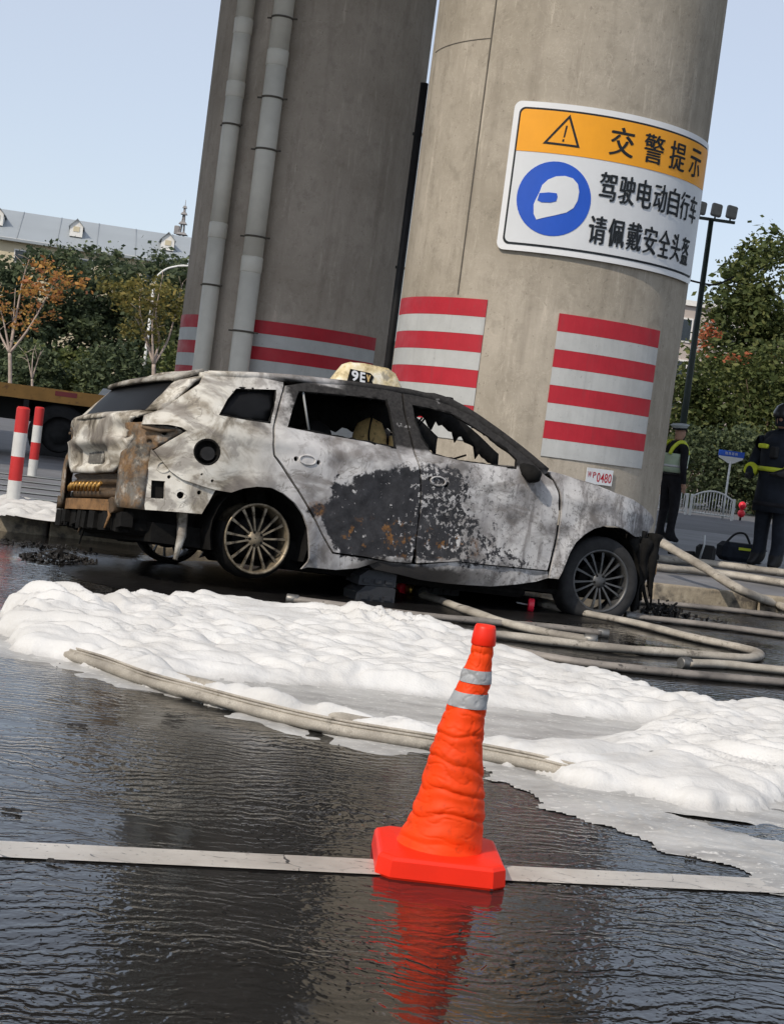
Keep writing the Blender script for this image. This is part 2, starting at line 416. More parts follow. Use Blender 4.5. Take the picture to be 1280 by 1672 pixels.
# drain pipes on the far pier
def drain(phi, rad, zc, zk, label):
    base = P1 + front(phi) * (PR + rad + .05)
    t = empty('drain_pipe', base)
    zs = [0] + zk + [11]
    for i in range(len(zs) - 1):
        MB().tube([(0, 0, zs[i] + (.0 if i == 0 else .012)), (0, 0, zs[i + 1])], rad, 20).build('pipe_section', M['pvc'], t)
    for z in zk:
        MB().tube([(0, 0, z - .10), (0, 0, z - .09), (0, 0, z + .09), (0, 0, z + .10)], [rad + .001, rad + .008, rad + .008, rad + .001], 20).build('coupling', M['pvc'], t)
    for z in zc:
        c = MB(); c.lathe([(rad + .002, -.012), (rad + .010, -.012), (rad + .010, .012), (rad + .002, .012)], 20, off=(0, 0, z))
        d = front(phi); s_ = Vector((-d.y, d.x, 0))
        c.tube([s_ * (rad + .07) + Vector((0, 0, z)), s_ * -(rad + .07) + Vector((0, 0, z))], .012, 6)
        c.build('clamp', M['sealant'], t)
    return tag(t, label, 'pipe', 'drain pipes on the far pillar')
drain(R(-36), .112, [2.7, 4.75, 6.45], [3.4, 5.2, 6.0, 9.0], 'left and slimmer grey drain pipe on the brown pillar')
drain(R(-15.5), .13, [2.15, 3.35, 4.45, 5.1, 6.1, 6.75], [3.0, 5.6, 9.4], 'right and thicker grey drain pipe on the brown pillar')
b0 = at(664, 360, 19.2)
bp = empty('black_conduit', (b0.x, b0.y, 0))
MB().tube([(0, 0, 0), (0, 0, 5.3)], .048, 12).build('tube', M['black'], bp)
for z in (1.2, 3.1, 4.7): MB().box((.0, .05, z), (.13, .05, .03)).build('bracket', M['black'], bp)
tag(bp, 'tall thin black conduit standing in the gap between the two pillars', 'conduit')

# ------------------------------------------------------------------ big notice
SGC = P2; SGR = PR + .035; SZ0, SZ1 = 3.0, 4.39; SF0, SF1 = R(-24), R(71)
sg = empty('traffic_notice', P2 + front(0) * SGR + Vector((0, 0, SZ0)))
SGL = Vector(sg.location)
def sbuild(mb, name, mat, par=None):
    mb.v = [tuple(Vector(p) - SGL) for p in mb.v]; return mb.build(name, mat, par or sg)
def rrect(f0, f1, z0, z1, rr, n=6):
    """rounded rectangle in (arc metres, z)"""
    pts = []
    for cx, cz, a0 in ((f1 - rr, z1 - rr, 0), (f0 + rr, z1 - rr, 90), (f0 + rr, z0 + rr, 180), (f1 - rr, z0 + rr, 270)):
        for k in range(n + 1):
            a = R(a0 + 90 * k / n); pts.append((cx + rr * math.cos(a), cz + rr * math.sin(a)))
    return pts
def curved(name, polys, off, mat, th=.004, holes=(), step=.06, par=None):
    """flat polygons in (arc, z) laid on the curved sign"""
    mb = MB()
    for poly in polys: cdt_patch(mb, poly, holes, step, lambda u, v, w: SGC + front(u / SGR) * (SGR + off + w) + Vector((0, 0, v)), th)
    return sbuild(mb, name, mat, par)
def inside(p, poly):
    x, y = p; c = False; n = len(poly); j = n - 1
    for i in range(n):
        xi, yi = poly[i]; xj, yj = poly[j]
        if (yi > y) != (yj > y) and x < (xj - xi) * (y - yi) / (yj - yi) + xi: c = not c
        j = i
    return c
def densify(poly, step):
    out = []
    for i in range(len(poly)):
        a = Vector(poly[i]); b = Vector(poly[(i + 1) % len(poly)]); L = (b - a).length
        if L < 1e-6: continue
        k = max(1, int(math.ceil(L / step)))
        out += [tuple(a + (b - a) * (q / k)) for q in range(k)]
    return out
def cdt_patch(mb, poly, holes, step, fn, th, smooth=False):
    """triangulated polygon with holes, mapped by fn(u,v,w); w=0 front, -th back; closed rim"""
    loops = [densify(poly, step)] + [densify(h, step) for h in holes]
    vs = []; ed = []
    for L in loops:
        b = len(vs); vs += [Vector(p) for p in L]; ed += [(b + i, b + (i + 1) % len(L)) for i in range(len(L))]
    xs = [p[0] for p in loops[0]]; ys = [p[1] for p in loops[0]]
    bpts = np.array([tuple(p) for p in vs])
    gx = np.arange(min(xs) + step / 2, max(xs), step); gy = np.arange(min(ys) + step / 2, max(ys), step)
    for i, x in enumerate(gx):
        for y in gy:
            yy = y + (step / 2 if i % 2 else 0)
            if not inside((x, yy), loops[0]) or any(inside((x, yy), h) for h in loops[1:]): continue
            if np.min((bpts[:, 0] - x) ** 2 + (bpts[:, 1] - yy) ** 2) < (.45 * step) ** 2: continue
            vs.append(Vector((x, yy)))
    ov, oe, of, *_ = delaunay_2d_cdt(vs, ed, [], 0, 1e-5)
    tris = []
    for f in of:
        c = (sum(ov[i][0] for i in f) / 3, sum(ov[i][1] for i in f) / 3)
        if inside(c, loops[0]) and not any(inside(c, h) for h in loops[1:]): tris.append(tuple(f))
    n = len(ov)
    V = [fn(p[0], p[1], 0.0) for p in ov] + [fn(p[0], p[1], -th) for p in ov]
    F = [t for t in tris] + [tuple(n + i for i in reversed(t)) for t in tris]
    cnt = {}
    for t in tris:
        for a, b in ((t[0], t[1]), (t[1], t[2]), (t[2], t[0])): cnt[(a, b)] = 1
    for (a, b) in cnt:
        if (b, a) not in cnt: F.append((a, n + a, n + b, b))
    mb.add(V, F, smooth)
ar = lambda f: f * SGR
u0, u1 = ar(SF0), ar(SF1)
curved('backing_plate', [rrect(u0, u1, SZ0, SZ1, .07)], 0, M['sign_rim'], .02)
curved('border_line', [rrect(u0 + .055, u1 - .055, SZ0 + .055, SZ1 - .055, .06)], .004, M['sign_ink'], .004)
curved('white_field', [rrect(u0 + .075, u1 - .075, SZ0 + .075, SZ1 - .075, .05)], .008, M['sign_white'], .004)
ob = [p for p in rrect(u0 + .075, u1 - .075, SZ0 + .075, SZ1 - .075, .05) if p[1] > 3.93]
ob += [(u0 + .075, 3.925), (u1 - .075, 3.925)]
curved('orange_band', [ob], .012, M['sign_orange'], .004)
cu, cz, cr = ar(R(-5.2)), 3.51, .345
curved('blue_disc', [[(cu + cr * math.cos(2 * math.pi * k / 48), cz + cr * math.sin(2 * math.pi * k / 48)) for k in range(48)]], .012, M['sign_blue'], .004)
# helmet pictogram: shell with visor opening, chin bar
hz = lambda X, Y: (cu + (X - 358) / 365 * .67, cz - (Y - 585 - (X - 358) * .12) / 365 * .67)
shell = [hz(*p) for p in ((285, 545), (292, 515), (318, 488), (355, 472), (400, 470), (440, 482), (468, 510), (480, 550), (478, 595), (462, 632), (430, 655), (380, 668), (325, 680), (285, 690), (268, 660), (262, 612), (272, 580))]
curved('helmet_symbol', [shell], .016, M['sign_white'], .004, step=.05)
vis = [hz(*p) for p in ((284, 556), (330, 553), (370, 558), (376, 575), (372, 598), (345, 605), (300, 603), (278, 592))]
curved('visor_symbol', [vis], .0205, M['sign_blue'], .003, step=.05)
# warning triangle
tz = lambda X, Y: (ar(R(-5.0)) + (X - 375) / 365 * .60, 4.105 - (Y - 262 - (X - 375) * .13) / 365 * .58)
tri = [tz(402, 145), tz(478, 340), tz(270, 310)]; cen = (sum(p[0] for p in tri) / 3, sum(p[1] for p in tri) / 3)
tin = [(cen[0] + (p[0] - cen[0]) * .80, cen[1] + (p[1] - cen[1]) * .80) for p in tri]
curved('warning_triangle', [tri], .016, M['sign_ink'], .003, holes=[tin])
curved('exclamation_mark', [[tz(386, 210), tz(396, 210), tz(388, 278), tz(380, 278)], [tz(377, 288), tz(387, 289), tz(386, 303), tz(376, 302)]], .016, M['sign_ink'], .003)

def glyph_mesh(ch, bold=.0):
    cu_ = bpy.data.curves.new('glyph', 'FONT'); cu_.body = ch; cu_.size = 1.0; cu_.align_x = 'CENTER'; cu_.offset = bold; cu_.resolution_u = 3
    o = bpy.data.objects.new('glyph', cu_); COL.objects.link(o)
    dg = bpy.context.evaluated_depsgraph_get(); dg.update()
    me = bpy.data.meshes.new_from_object(o.evaluated_get(dg))
    bm = bmesh.new(); bm.from_mesh(me); bmesh.ops.triangulate(bm, faces=bm.faces)
    for _ in range(3):
        le = [e for e in bm.edges if e.calc_length() > .16]
        if not le: break
        bmesh.ops.subdivide_edges(bm, edges=le, cuts=1); bmesh.ops.triangulate(bm, faces=bm.faces)
    bm.to_mesh(me); bm.free()
    V = [v.co.copy() for v in me.vertices]; F = [tuple(p.vertices) for p in me.polygons]
    bpy.data.objects.remove(o); bpy.data.curves.remove(cu_); bpy.data.meshes.remove(me)
    return V, F
def centred(V):
    x0 = min(v.x for v in V); x1 = max(v.x for v in V); y0 = min(v.y for v in V); y1 = max(v.y for v in V)
    return [((v.x - (x0 + x1) / 2) / max(1e-6, x1 - x0), (v.y - (y0 + y1) / 2) / max(1e-6, y1 - y0)) for v in V]
def sign_text(chars, us, z, w, h, name):
    for ch, u_ in zip(chars, us):
        V, F = glyph_mesh(ch, .0); V = centred(V)
        mb = MB()
        for dx_, dr_ in ((-.0055, .0150), (0, .0156), (.0055, .0162)): mb.add([SGC + front((u_ + x * w + dx_) / SGR) * (SGR + dr_) + Vector((0, 0, z + y * h + dx_ * .4)) for x, y in V], F)
        sbuild(mb, name, M['sign_ink'])
sign_text('交警提示', [ar(R(a)) for a in (17.0, 30.5, 43.0, 55.5)], 4.12, .235, .265, 'letter')
sign_text('驾驶电动自行车', [ar(R(13.8 + 7.6 * k)) for k in range(7)], 3.69, .163, .26, 'letter')
sign_text('请佩戴安全头盔', [ar(R(12.0 + 7.5 * k)) for k in range(7)], 3.28, .163, .26, 'letter')
sg.location.z -= .05
tag(sg, 'large curved orange and white traffic notice with helmet symbol on the near pillar', 'sign')

# number plate on the pier
npf = R(27); npl = empty('number_plate', P2 + front(npf) * (PR + .006) + Vector((0, 0, .95)), npf)
MB().box((0, -.003, 0), (.30, .006, .15)).build('plate', M['sign_white'], npl)
for txt, x, w, h, z in (('W', -.115, .045, .055, .02), ('P', -.06, .035, .055, .018), ('0', -.012, .038, .09, 0), ('4', .032, .04, .09, 0), ('8', .075, .038, .09, 0), ('0', .118, .038, .09, 0)):
    V, F = glyph_mesh(txt, .01); V = centred(V)
    MB().add([(x + p[0] * w, -.008, z - .006 + p[1] * h) for p in V], F).build('digit', M['red'], npl)
tag(npl, 'small white number plate with red digits low on the near pillar', 'plate')
# ------------------------------------------------------------------ burnt car
def polydist(PX, PY, poly):
    P = np.array([(p[0], p[1]) for p in poly]); d = np.full(PX.shape, 1e9); ins = np.zeros(PX.shape, bool); n = len(P); j = n - 1
    for i in range(n):
        x0, y0 = P[j]; x1, y1 = P[i]; dx, dy = x1 - x0, y1 - y0
        t = np.clip(((PX - x0) * dx + (PY - y0) * dy) / (dx * dx + dy * dy + 1e-12), 0, 1)
        d = np.minimum(d, np.hypot(PX - x0 - t * dx, PY - y0 - t * dy))
        c = ((y1 > PY) != (y0 > PY)) & (PX < (x0 - x1) * (PY - y1) / (y0 - y1 + 1e-12) + x1); ins ^= c; j = i
    return np.where(ins, d, -d)
CAR_O = Vector((-1.1918, 10.4971, -.0264))
CAR_X = Vector((.873934, .484430, -.039586)); CAR_Y = Vector((-.485982, .869619, -.087087)); CAR_Z = Vector((-.007763, .095347, .995414))
car = empty('burnt_car')
cm = Matrix((CAR_X, CAR_Y, CAR_Z)).transposed().to_4x4(); cm.translation = CAR_O
car.matrix_world = cm
def car_pt(x, y, z): return CAR_O + CAR_X * x + CAR_Y * y + CAR_Z * z

PATCH = [(.302, .527), (.438, .649), (.493, .72), (.557, .723), (.652, .795), (.726, .864), (.858, .883), (1.03, .89), (1.10, .93), (1.30, .925), (1.44, .83), (1.394, .683), (1.502, .624), (1.56, .519), (1.70, .45), (1.95, .40), (1.95, .345), (1.55, .335), (1.113, .285), (.873, .262), (.60, .262), (.50, .29), (.470, .352), (.412, .484)]
def burnt(name, soot_all=0.0, rust_all=0.0):
    q = NT(name, .82, .2)
    q.tc.object = car; P = q.co
    x, y, z = q.sep(P)
    nz = q.noise(2.6, 6, .65); nf = q.noise(11, 6, .7); nff = q.noise(42, 5, .7)
    # ash white / grey / cream base
    c = q.ramp(q.noise(3.4, 7, .62, None, .5), [(.33, (.17, .16, .155)), (.44, (.38, .365, .36)), (.54, (.56, .545, .535)), (.70, (.68, .665, .65))])
    rear = q.ss(x, .25, -.35)
    cr_ = q.ramp(q.noise(4.2, 7, .6, None, .8), [(.35, (.10, .085, .065)), (.45, (.34, .305, .25)), (.53, (.60, .57, .505)), (.70, (.72, .70, .64))])
    c = q.mix(rear, c, cr_)
    # smoke swirls
    sw = q.noise(2.1, 5, .6, q.map(P, (1, 1, 1.6)), 2.2)
    c = q.mix(q.math('MULTIPLY', q.ss(sw, .48, .62), .62), c, (.19, .17, .155))
    # wrinkled ash contours on the quarter panel and fender
    ct = q.math('ABSOLUTE', q.math('SUBTRACT', q.noise(5.5, 4, .6, None, .9), .5))
    c = q.mix(q.math('MULTIPLY', q.math('MULTIPLY', q.ss(ct, .020, .003), q.ss(nz, .42, .58)), .55), c, (.15, .13, .11))
    # running streaks towards the front
    stv = q.noise(1, 5, .65, q.map(P, (16, 16, 1.3)))
    fr = q.ss(x, 1.35, 1.9)
    c = q.mix(q.math('MULTIPLY', q.math('MULTIPLY', q.ss(stv, .50, .64), fr), .7), c, (.17, .155, .15))
    # flaked black soot patch across both doors
    def ell(cx, cz, rx, rz):
        v = q.map(P, (1 / rx, 0, 1 / rz), (-cx / rx, 0, -cz / rz)); return q.vm('LENGTH', v, (0, 0, 0))
    at_ = q.n('ShaderNodeAttribute'); at_.attribute_name = 'soot_edge'
    d = q.math('SUBTRACT', 1.0, q.math('MULTIPLY', q.math('SUBTRACT', at_.outputs['Fac'], 10.0), 13.0))
    d = q.math('ADD', d, q.math('MULTIPLY', q.math('SUBTRACT', q.noise(5.5, 5, .6), .5), 3.4))
    d = q.math('ADD', d, q.math('MULTIPLY', q.math('SUBTRACT', nf, .5), 1.3))
    patch = q.ss(d, 1.16, .86)
    sootc = q.ramp(nf, [(.3, (.020, .020, .022)), (.6, (.055, .055, .060)), (.75, (.10, .10, .105))])
    # ash flakes left standing inside the patch, denser on the front door
    fl = q.noise(26, 4, .7)
    thr = q.lin(x, .7, 1.75, .655, .46)
    flk = q.ss(q.math('SUBTRACT', q.math('ADD', fl, q.math('MULTIPLY', q.math('SUBTRACT', nz, .5), .35)), thr), -.008, .012)
    patch = q.math('MULTIPLY', patch, q.math('SUBTRACT', 1.0, flk))
    # speckle of soot flecks just outside
    spk = q.math('MULTIPLY', q.ss(q.math('SUBTRACT', q.noise(19, 5, .75), .60), 0, .02), q.math('MULTIPLY', q.ss(x, .95, 1.2), q.ss(x, 2.0, 1.6)))
    patch = q.math('MAXIMUM', patch, q.math('MULTIPLY', spk, q.ss(z, 1.0, .9)))
    c = q.mix(patch, c, sootc)
    gr = q.math('MULTIPLY', q.ss(q.math('ADD', q.noise(34, 5, .72), q.math('MULTIPLY', q.math('SUBTRACT', nz, .5), .30)), .545, .585), q.ss(x, 1.0, 1.6))
    c = q.mix(q.math('MULTIPLY', q.math('MULTIPLY', gr, q.ss(z, 1.03, .99)), .62), c, (.15, .145, .14))
    # rust along the lower edge of the patch
    ru = q.math('MULTIPLY', q.ss(q.noise(14, 5, .7), .56, .64), q.math('MULTIPLY', q.ss(ell(1.02, .42, .62, .13), 1.1, .6), .9))
    ru = q.math('MAXIMUM', ru, q.math('MULTIPLY', q.ss(nf, .45, .6), q.ss(ell(.33, .53, .07, .05), 1.2, .6)))
    c = q.mix(ru, c, q.ramp(nff, [(.3, (.12, .055, .02)), (.7, (.34, .17, .06))]))
    # everything round the front windows and roof is charred black
    bx_ = q.math('ADD', x, q.math('MULTIPLY', q.math('SUBTRACT', nz, .5), .8))
    bz_ = q.math('ADD', z, q.math('MULTIPLY', q.math('SUBTRACT', nf, .5), .03))
    up = q.math('MULTIPLY', q.ss(bz_, 1.0, 1.025), q.ss(bx_, .0, .14))
    up = q.math('MULTIPLY', up, q.ss(x, 2.12, 2.05))
    up = q.math('MULTIPLY', up, q.math('MAXIMUM', q.ss(bx_, .28, .55), q.ss(z, 1.345, 1.325)))
    up = q.math('MULTIPLY', up, q.math('SUBTRACT', 1.0, q.math('MULTIPLY', q.ss(nf, .64, .70), .5)))
    c = q.mix(up, c, q.ramp(nff, [(.3, (.016, .015, .015)), (.7, (.05, .047, .045))]))
    # scorched sill
    si = q.math('MULTIPLY', q.ss(q.math('ADD', z, q.math('MULTIPLY', q.math('SUBTRACT', nf, .5), .12)), .31, .25), q.math('MULTIPLY', q.ss(x, .62, .8), q.ss(x, 2.0, 1.3)))
    c = q.mix(si, c, (.04, .037, .035))
    if soot_all: c = q.mix(q.math('MULTIPLY', q.ss(nf, .30, .5), soot_all), c, (.025, .023, .022))
    if rust_all: c = q.mix(q.math('MULTIPLY', q.ss(q.noise(7, 6, .7), .40, .56), rust_all), c, q.ramp(nff, [(.3, (.10, .05, .02)), (.7, (.36, .20, .08))]))
    h = q.math('ADD', q.math('MULTIPLY', nf, .6), q.math('ADD', q.math('MULTIPLY', nff, .35), q.math('MULTIPLY', patch, -.5)))
    return q.out(c, q.lin(nf, .3, .7, .65, .95), q.bump(h, .5, .006))
M['burnt'] = burnt('burnt_paint')
M['burnt_half'] = burnt('burnt_paint_half_sooty', .4)
M['burnt_soot'] = burnt('burnt_paint_sooty', .8)
M['burnt_rust'] = burnt('burnt_metal_rust', .75, .62)
M['rust'] = simple('rusty_metal', (.22, .12, .05), .7, .35, .6, 9, .4, dirt=(.03, .025, .02))
M['rust_dark'] = simple('dark_rusty_metal', (.09, .06, .035), .6, .4, .6, 12, .5, dirt=(.02, .018, .016))
M['gold'] = simple('scorched_gold_metal', (.48, .27, .07), .38, .5, .5, 25, .4, metal=.4, dirt=(.06, .04, .02))
M['lampgold'] = simple('melted_lamp_plastic', (.30, .15, .04), .3, .5, .6, 18, .6, dirt=(.03, .02, .012))
M['char'] = simple('charred_black', (.010, .0095, .009), .85, .15, .5, 14, .5)
M['black_glass'] = simple('opaque_black_glass', (.006, .006, .0065), .5, .18, .4, 6)
M['rim'] = simple('scorched_alloy', (.22, .18, .125), .45, .5, .7, 14, .2, metal=.5, dirt=(.025, .018, .013))
M['rim_dark'] = simple('sooty_alloy', (.10, .10, .10), .45, .45, .3, 12, .1, metal=.6)
M['tyre'] = simple('tyre_rubber', (.032, .032, .033), .85, .2, .3, 14, .2)
M['tan'] = simple('tan_seat_foam', (.66, .46, .20), .85, .2, .35, 10, .4, dirt=(.10, .06, .03))

WB = [(.1, .83), (.22, .865), (.35, .885), (.55, .897), (.80, .900), (.93, .888), (1.01, .862), (1.15, .795), (1.30, .715), (1.36, .675), (1.40, .648), (1.46, .60)]
def W(x, z):
    w = float(np.interp(z, [p[0] for p in WB], [p[1] for p in WB]))
    if x < -.3: w -= .20 * ((-.3 - x) / .5) ** 2
    if x > 2.35: w -= .22 * ((x - 2.35) / .75) ** 2
    w += .010 * math.exp(-((z - (.90 - .02 * x)) / .035) ** 2) - .014 * math.exp(-((z - .52) / .16) ** 2)
    return w
def flare(x, z):                                     # wheel arch lips and dents
    f = 0
    for ax, az, r_ in ((0.0, .32, .33), (2.62, .36, .37)):
        d = math.hypot(x - ax, z - az) - r_
        if z > az - .1: f += .020 * math.exp(-(max(0, d) / .05) ** 2)
    f += .012 * (mn.noise(Vector((x * 3.1, z * 3.1, 4.2)))) + .007 * mn.noise(Vector((x * 7, z * 7, 1.1))) + .003 * mn.noise(Vector((x * 15, z * 15, 6.1)))
    return f
def panel(name, poly, holes, mat, off=0.0, th=.02, step=.032, far=False, label=None):
    s_ = 1 if far else -1
    mb = MB(); cdt_patch(mb, poly, holes, step, lambda u, v, w: Vector((u, s_ * (W(u, v) + flare(u, v) + off + w), v)), th, True)
    o = mb.build(name, mat, car)
    me = o.data
    co_ = np.empty(len(me.vertices) * 3); me.vertices.foreach_get('co', co_); co_ = co_.reshape(-1, 3)
    at_ = me.attributes.new('soot_edge', 'FLOAT', 'POINT'); at_.data.foreach_set('value', (10 + (polydist(co_[:, 0], co_[:, 2], PATCH) if not far else np.full(len(co_), -1.0))).astype(np.float32))
    me.shade_smooth() if hasattr(me, 'shade_smooth') else None
    try: me.set_sharp_from_angle(angle=R(35))
    except Exception: pass
    if label: o['label'] = label
    return o
quarter = [(-.448, 1.261), (-.344, 1.273), (-.082, 1.303), (.085, 1.303), (.080, 1.275), (.030, 1.154), (-.021, .994), (-.027, .89), (-.003, .815), (.051, .766), (.157, .65), (.293, .498), (.456, .311), (.496, .269), (.687, .266), (.834, .258), (.691, .198), (.542, .17), (.349, .165), (.308, .149), (.339, .198), (.316, .305), (.291, .404), (.244, .483), (.174, .551), (.094, .597), (.006, .621), (-.092, .615), (-.177, .593), (-.255, .556), (-.355, .559), (-.44, .571), (-.554, .595), (-.621, .632), (-.678, .694), (-.723, .746), (-.642, .821), (-.564, .887), (-.597, .905), (-.668, .911), (-.747, .903), (-.80, .896), (-.788, .953), (-.692, 1.007), (-.584, 1.107), (-.481, 1.195)]
qwin = [(-.383, 1.012), (-.32, 1.124), (-.255, 1.202), (-.103, 1.225), (.028, 1.243), (.012, 1.159), (-.035, 1.015), (-.2, 1.011)]
inner = [(-.729, .751), (-.678, .694), (-.621, .632), (-.554, .595), (-.44, .571), (-.343, .561), (-.374, .481), (-.409, .404), (-.568, .396), (-.719, .387), (-.737, .454), (-.736, .651)]
inhole = [(-.709, .568), (-.638, .572), (-.628, .467), (-.7, .461)]
rdoor = [(-.003, 1.001), (.047, 1.155), (.099, 1.282), (.238, 1.325), (.574, 1.368), (.872, 1.385), (.962, 1.380), (.951, 1.27), (.979, 1.104), (.992, .986), (1.026, .907), (1.054, .768), (1.074, .605), (1.08, .392), (1.07, .275), (.915, .267), (.739, .278), (.504, .280), (.464, .321), (.309, .503), (.173, .656), (.069, .771), (.010, .825), (-.009, .892)]
rwin = [(.08, 1.01), (.124, 1.133), (.183, 1.262), (.414, 1.285), (.685, 1.305), (.837, 1.312), (.853, 1.23), (.863, 1.11), (.856, .995), (.642, 1.004), (.381, 1.005)]
fdoor = [(1.009, .989), (.990, 1.106), (.967, 1.273), (.978, 1.382), (1.052, 1.385), (1.282, 1.378), (1.40, 1.35), (1.500, 1.315), (1.647, 1.240), (1.782, 1.155), (1.921, 1.068), (2.018, .994), (2.094, .959), (2.137, .886), (2.161, .745), (2.165, .588), (2.151, .455), (2.13, .347), (1.881, .339), (1.606, .331), (1.409, .327), (1.118, .28), (1.091, .393), (1.089, .607), (1.067, .77), (1.042, .897)]
fwin = [(1.138, .998), (1.073, 1.094), (1.037, 1.21), (1.032, 1.315), (1.171, 1.314), (1.340, 1.300), (1.432, 1.262), (1.603, 1.190), (1.731, 1.118), (1.81, 1.060), (1.795, .995), (1.597, .992), (1.385, .985)]
fender = [(2.067, 1.014), (2.144, 1.018), (2.306, .994), (2.562, .960), (2.769, .936), (2.98, .906), (3.12, .864), (3.19, .81), (3.15, .745), (3.10, .690), (2.94, .672), (2.890, .680), (2.77, .706), (2.674, .716), (2.565, .709), (2.468, .676), (2.393, .627), (2.33, .561), (2.29, .484), (2.266, .408), (2.248, .355), (2.224, .298), (2.161, .297), (2.159, .337), (2.178, .457), (2.189, .59), (2.186, .748), (2.162, .889), (2.110, .965)]
sill = [(.70, .270), (.919, .262), (1.148, .272), (1.41, .322), (1.61, .324), (1.883, .332), (2.145, .340), (2.157, .297), (2.073, .262), (1.907, .224), (1.718, .19), (1.481, .177), (1.381, .173), (1.173, .175), (1.003, .192), (.82, .205)]
def circ(cx, cz, r_, n=20): return [(cx + r_ * math.cos(2 * math.pi * k / n), cz + r_ * math.sin(2 * math.pi * k / n)) for k in range(n)]
fuelh = circ(-.435, .778, .082, 24)
panel('rear_quarter_panel', quarter, [qwin, fuelh, circ(-.45, .64, .008, 8), circ(-.38, .61, .010, 8)], M['burnt'], label='cream ash covered rear quarter panel with open charge port')
panel('rear_inner_panel', inner, [inhole, circ(-.545, .50, .022, 14), circ(-.62, .60, .012, 8), circ(-.44, .53, .014, 8)], M['burnt'], off=-.02, label='pale pressed panel with square hole, laid bare by the lost bumper')
# pressed relief on the inner panel
for cx, cz, r0_, r1_ in ((-.545, .50, .034, .042), (-.66, .655, .030, .036)):
    mb = MB(); cdt_patch(mb, circ(cx, cz, r1_), [circ(cx, cz, r0_)], .02, lambda u, v, w: Vector((u, -(W(u, v) - .012 + w), v)), .01); mb.build('pressed_ring', M['burnt'], car)
rd = panel('rear_door', rdoor, [rwin, circ(.150, .822, .017, 10), circ(.305, .822, .016, 10)], M['burnt'], th=.03, label='ash white rear door with a flaked black patch')
fd = panel('front_door', fdoor, [fwin, circ(1.125, .835, .016, 10), circ(1.245, .812, .022, 10)], M['burnt'], th=.03, label='speckled grey front door with charred window frame')
panel('front_fender', fender, [], M['burnt'], label='ash white front fender')
panel('sill', sill, [], M['burnt'], off=-.012, th=.05)
for poly, holes, nm in ((quarter, [qwin], 'rear_quarter_panel'), (rdoor, [rwin], 'rear_door'), (fdoor, [fwin], 'front_door'), (fender, [], 'front_fender'), (sill, [], 'sill')):
    panel(nm, poly, holes, M['burnt_soot'], far=True, step=.08)
# door handle remains: shallow dish between the two holes
for x in (.228, 1.185):
    mb = MB(); el = [(x + .062 * math.cos(2 * math.pi * k / 18), .826 + .034 * math.sin(2 * math.pi * k / 18)) for k in range(18)]
    eli = [(x + .05 * math.cos(2 * math.pi * k / 18), .826 + .024 * math.sin(2 * math.pi * k / 18)) for k in range(18)]
    cdt_patch(mb, el, [eli], .03, lambda u, v, w: Vector((u, -(W(u, v) + flare(u, v) + .006 + w), v)), .012, True); mb.build('handle_recess', M['burnt'], car)
# dark plates behind holes
for (x, z, r_) in ((-.435, .778, .10), (-.67, .52, .09), (.15, .822, .03), (.305, .822, .03), (1.125, .835, .03), (1.245, .812, .04), (-.545, .50, .04)):
    MB().prism(circ(x, z, r_, 12), lambda u, v, t: Vector((u, -(W(u, v) - .055 - t), v)), 0, .01).build('dark_backing', M['char'], car)
mb = MB(); cdt_patch(mb, circ(-.435, .778, .085, 24), [circ(-.435, .778, .072, 24)], .03, lambda u, v, w: Vector((u, -(W(u, v) - .004 + w), v)), .05); fp = mb.build('charge_port', M['char'], car)
MB().prism(circ(-.425, .77, .042, 16), lambda u, v, t: Vector((u, -(W(u, v) - .05 + t), v)), 0, .035).build('socket', M['dark_rubber'], fp)
# opaque black quarter glass and tailgate glass
mb = MB(); cdt_patch(mb, qwin, [], .08, lambda u, v, w: Vector((u, -(W(u, v) - .03 + w), v)), .005, True); mb.build('quarter_glass', M['black_glass'], car)
mb = MB(); cdt_patch(mb, qwin, [], .08, lambda u, v, w: Vector((u, (W(u, v) - .03 + w), v)), .005, True); mb.build('quarter_glass', M['black_glass'], car)

# roof
ZR = [(-.60, 1.225), (-.44, 1.272), (-.08, 1.325), (.2, 1.358), (.5, 1.380), (.8, 1.402), (1.05, 1.412), (1.25, 1.405), (1.36, 1.388), (1.50, 1.335), (1.72, 1.222), (1.9, 1.118), (2.06, 1.015)]
def zr(x): return float(np.interp(x, [p[0] for p in ZR], [p[1] for p in ZR]))
xs = np.linspace(-.46, 1.36, 34); vs = []; fs = []; NYr = 17
for x in xs:
    w_ = W(x, zr(x)) + .004
    for k in range(NYr):
        t = -1 + 2 * k / (NYr - 1); vs.append((x, w_ * t, zr(x) + .045 * (1 - t * t) + .006 * mn.noise(Vector((x * 4, t * 3, .3)))))
n0 = len(vs); vs += [(a, b * .985, c - .035) for a, b, c in vs]
for i in range(len(xs) - 1):
    for k in range(NYr - 1):
        a = i * NYr + k; f = (a, a + NYr, a + NYr + 1, a + 1); fs.append(f); fs.append(tuple(n0 + j for j in reversed(f)))
for i in range(len(xs) - 1):
    for k in (0, NYr - 1): a = i * NYr + k; fs.append((a, a + NYr, n0 + a + NYr, n0 + a))
for k in range(NYr - 1):
    for i in (0, len(xs) - 1): a = i * NYr + k; fs.append((a, a + 1, n0 + a + 1, n0 + a))
MB().add(vs, fs, True).build('roof', M['burnt'], car)
for s_ in (-1, 1):          # roof rail above the doors and windscreen pillar
    pts = [(x, s_ * (W(x, zr(x)) - .012), zr(x) - .012) for x in np.linspace(-.42, 2.05, 40)]
    MB().tube(pts, [.026 + .010 * (x > 1.2) for x in np.linspace(-.42, 2.05, 40)], 8).build('roof_rail', M['burnt'], car)
    # B pillar inside
    MB().tube([(.95, s_ * .60, 1.36), (.99, s_ * .74, 1.0), (1.07, s_ * .80, .3)], .045, 6).build('centre_pillar', M['char'], car)
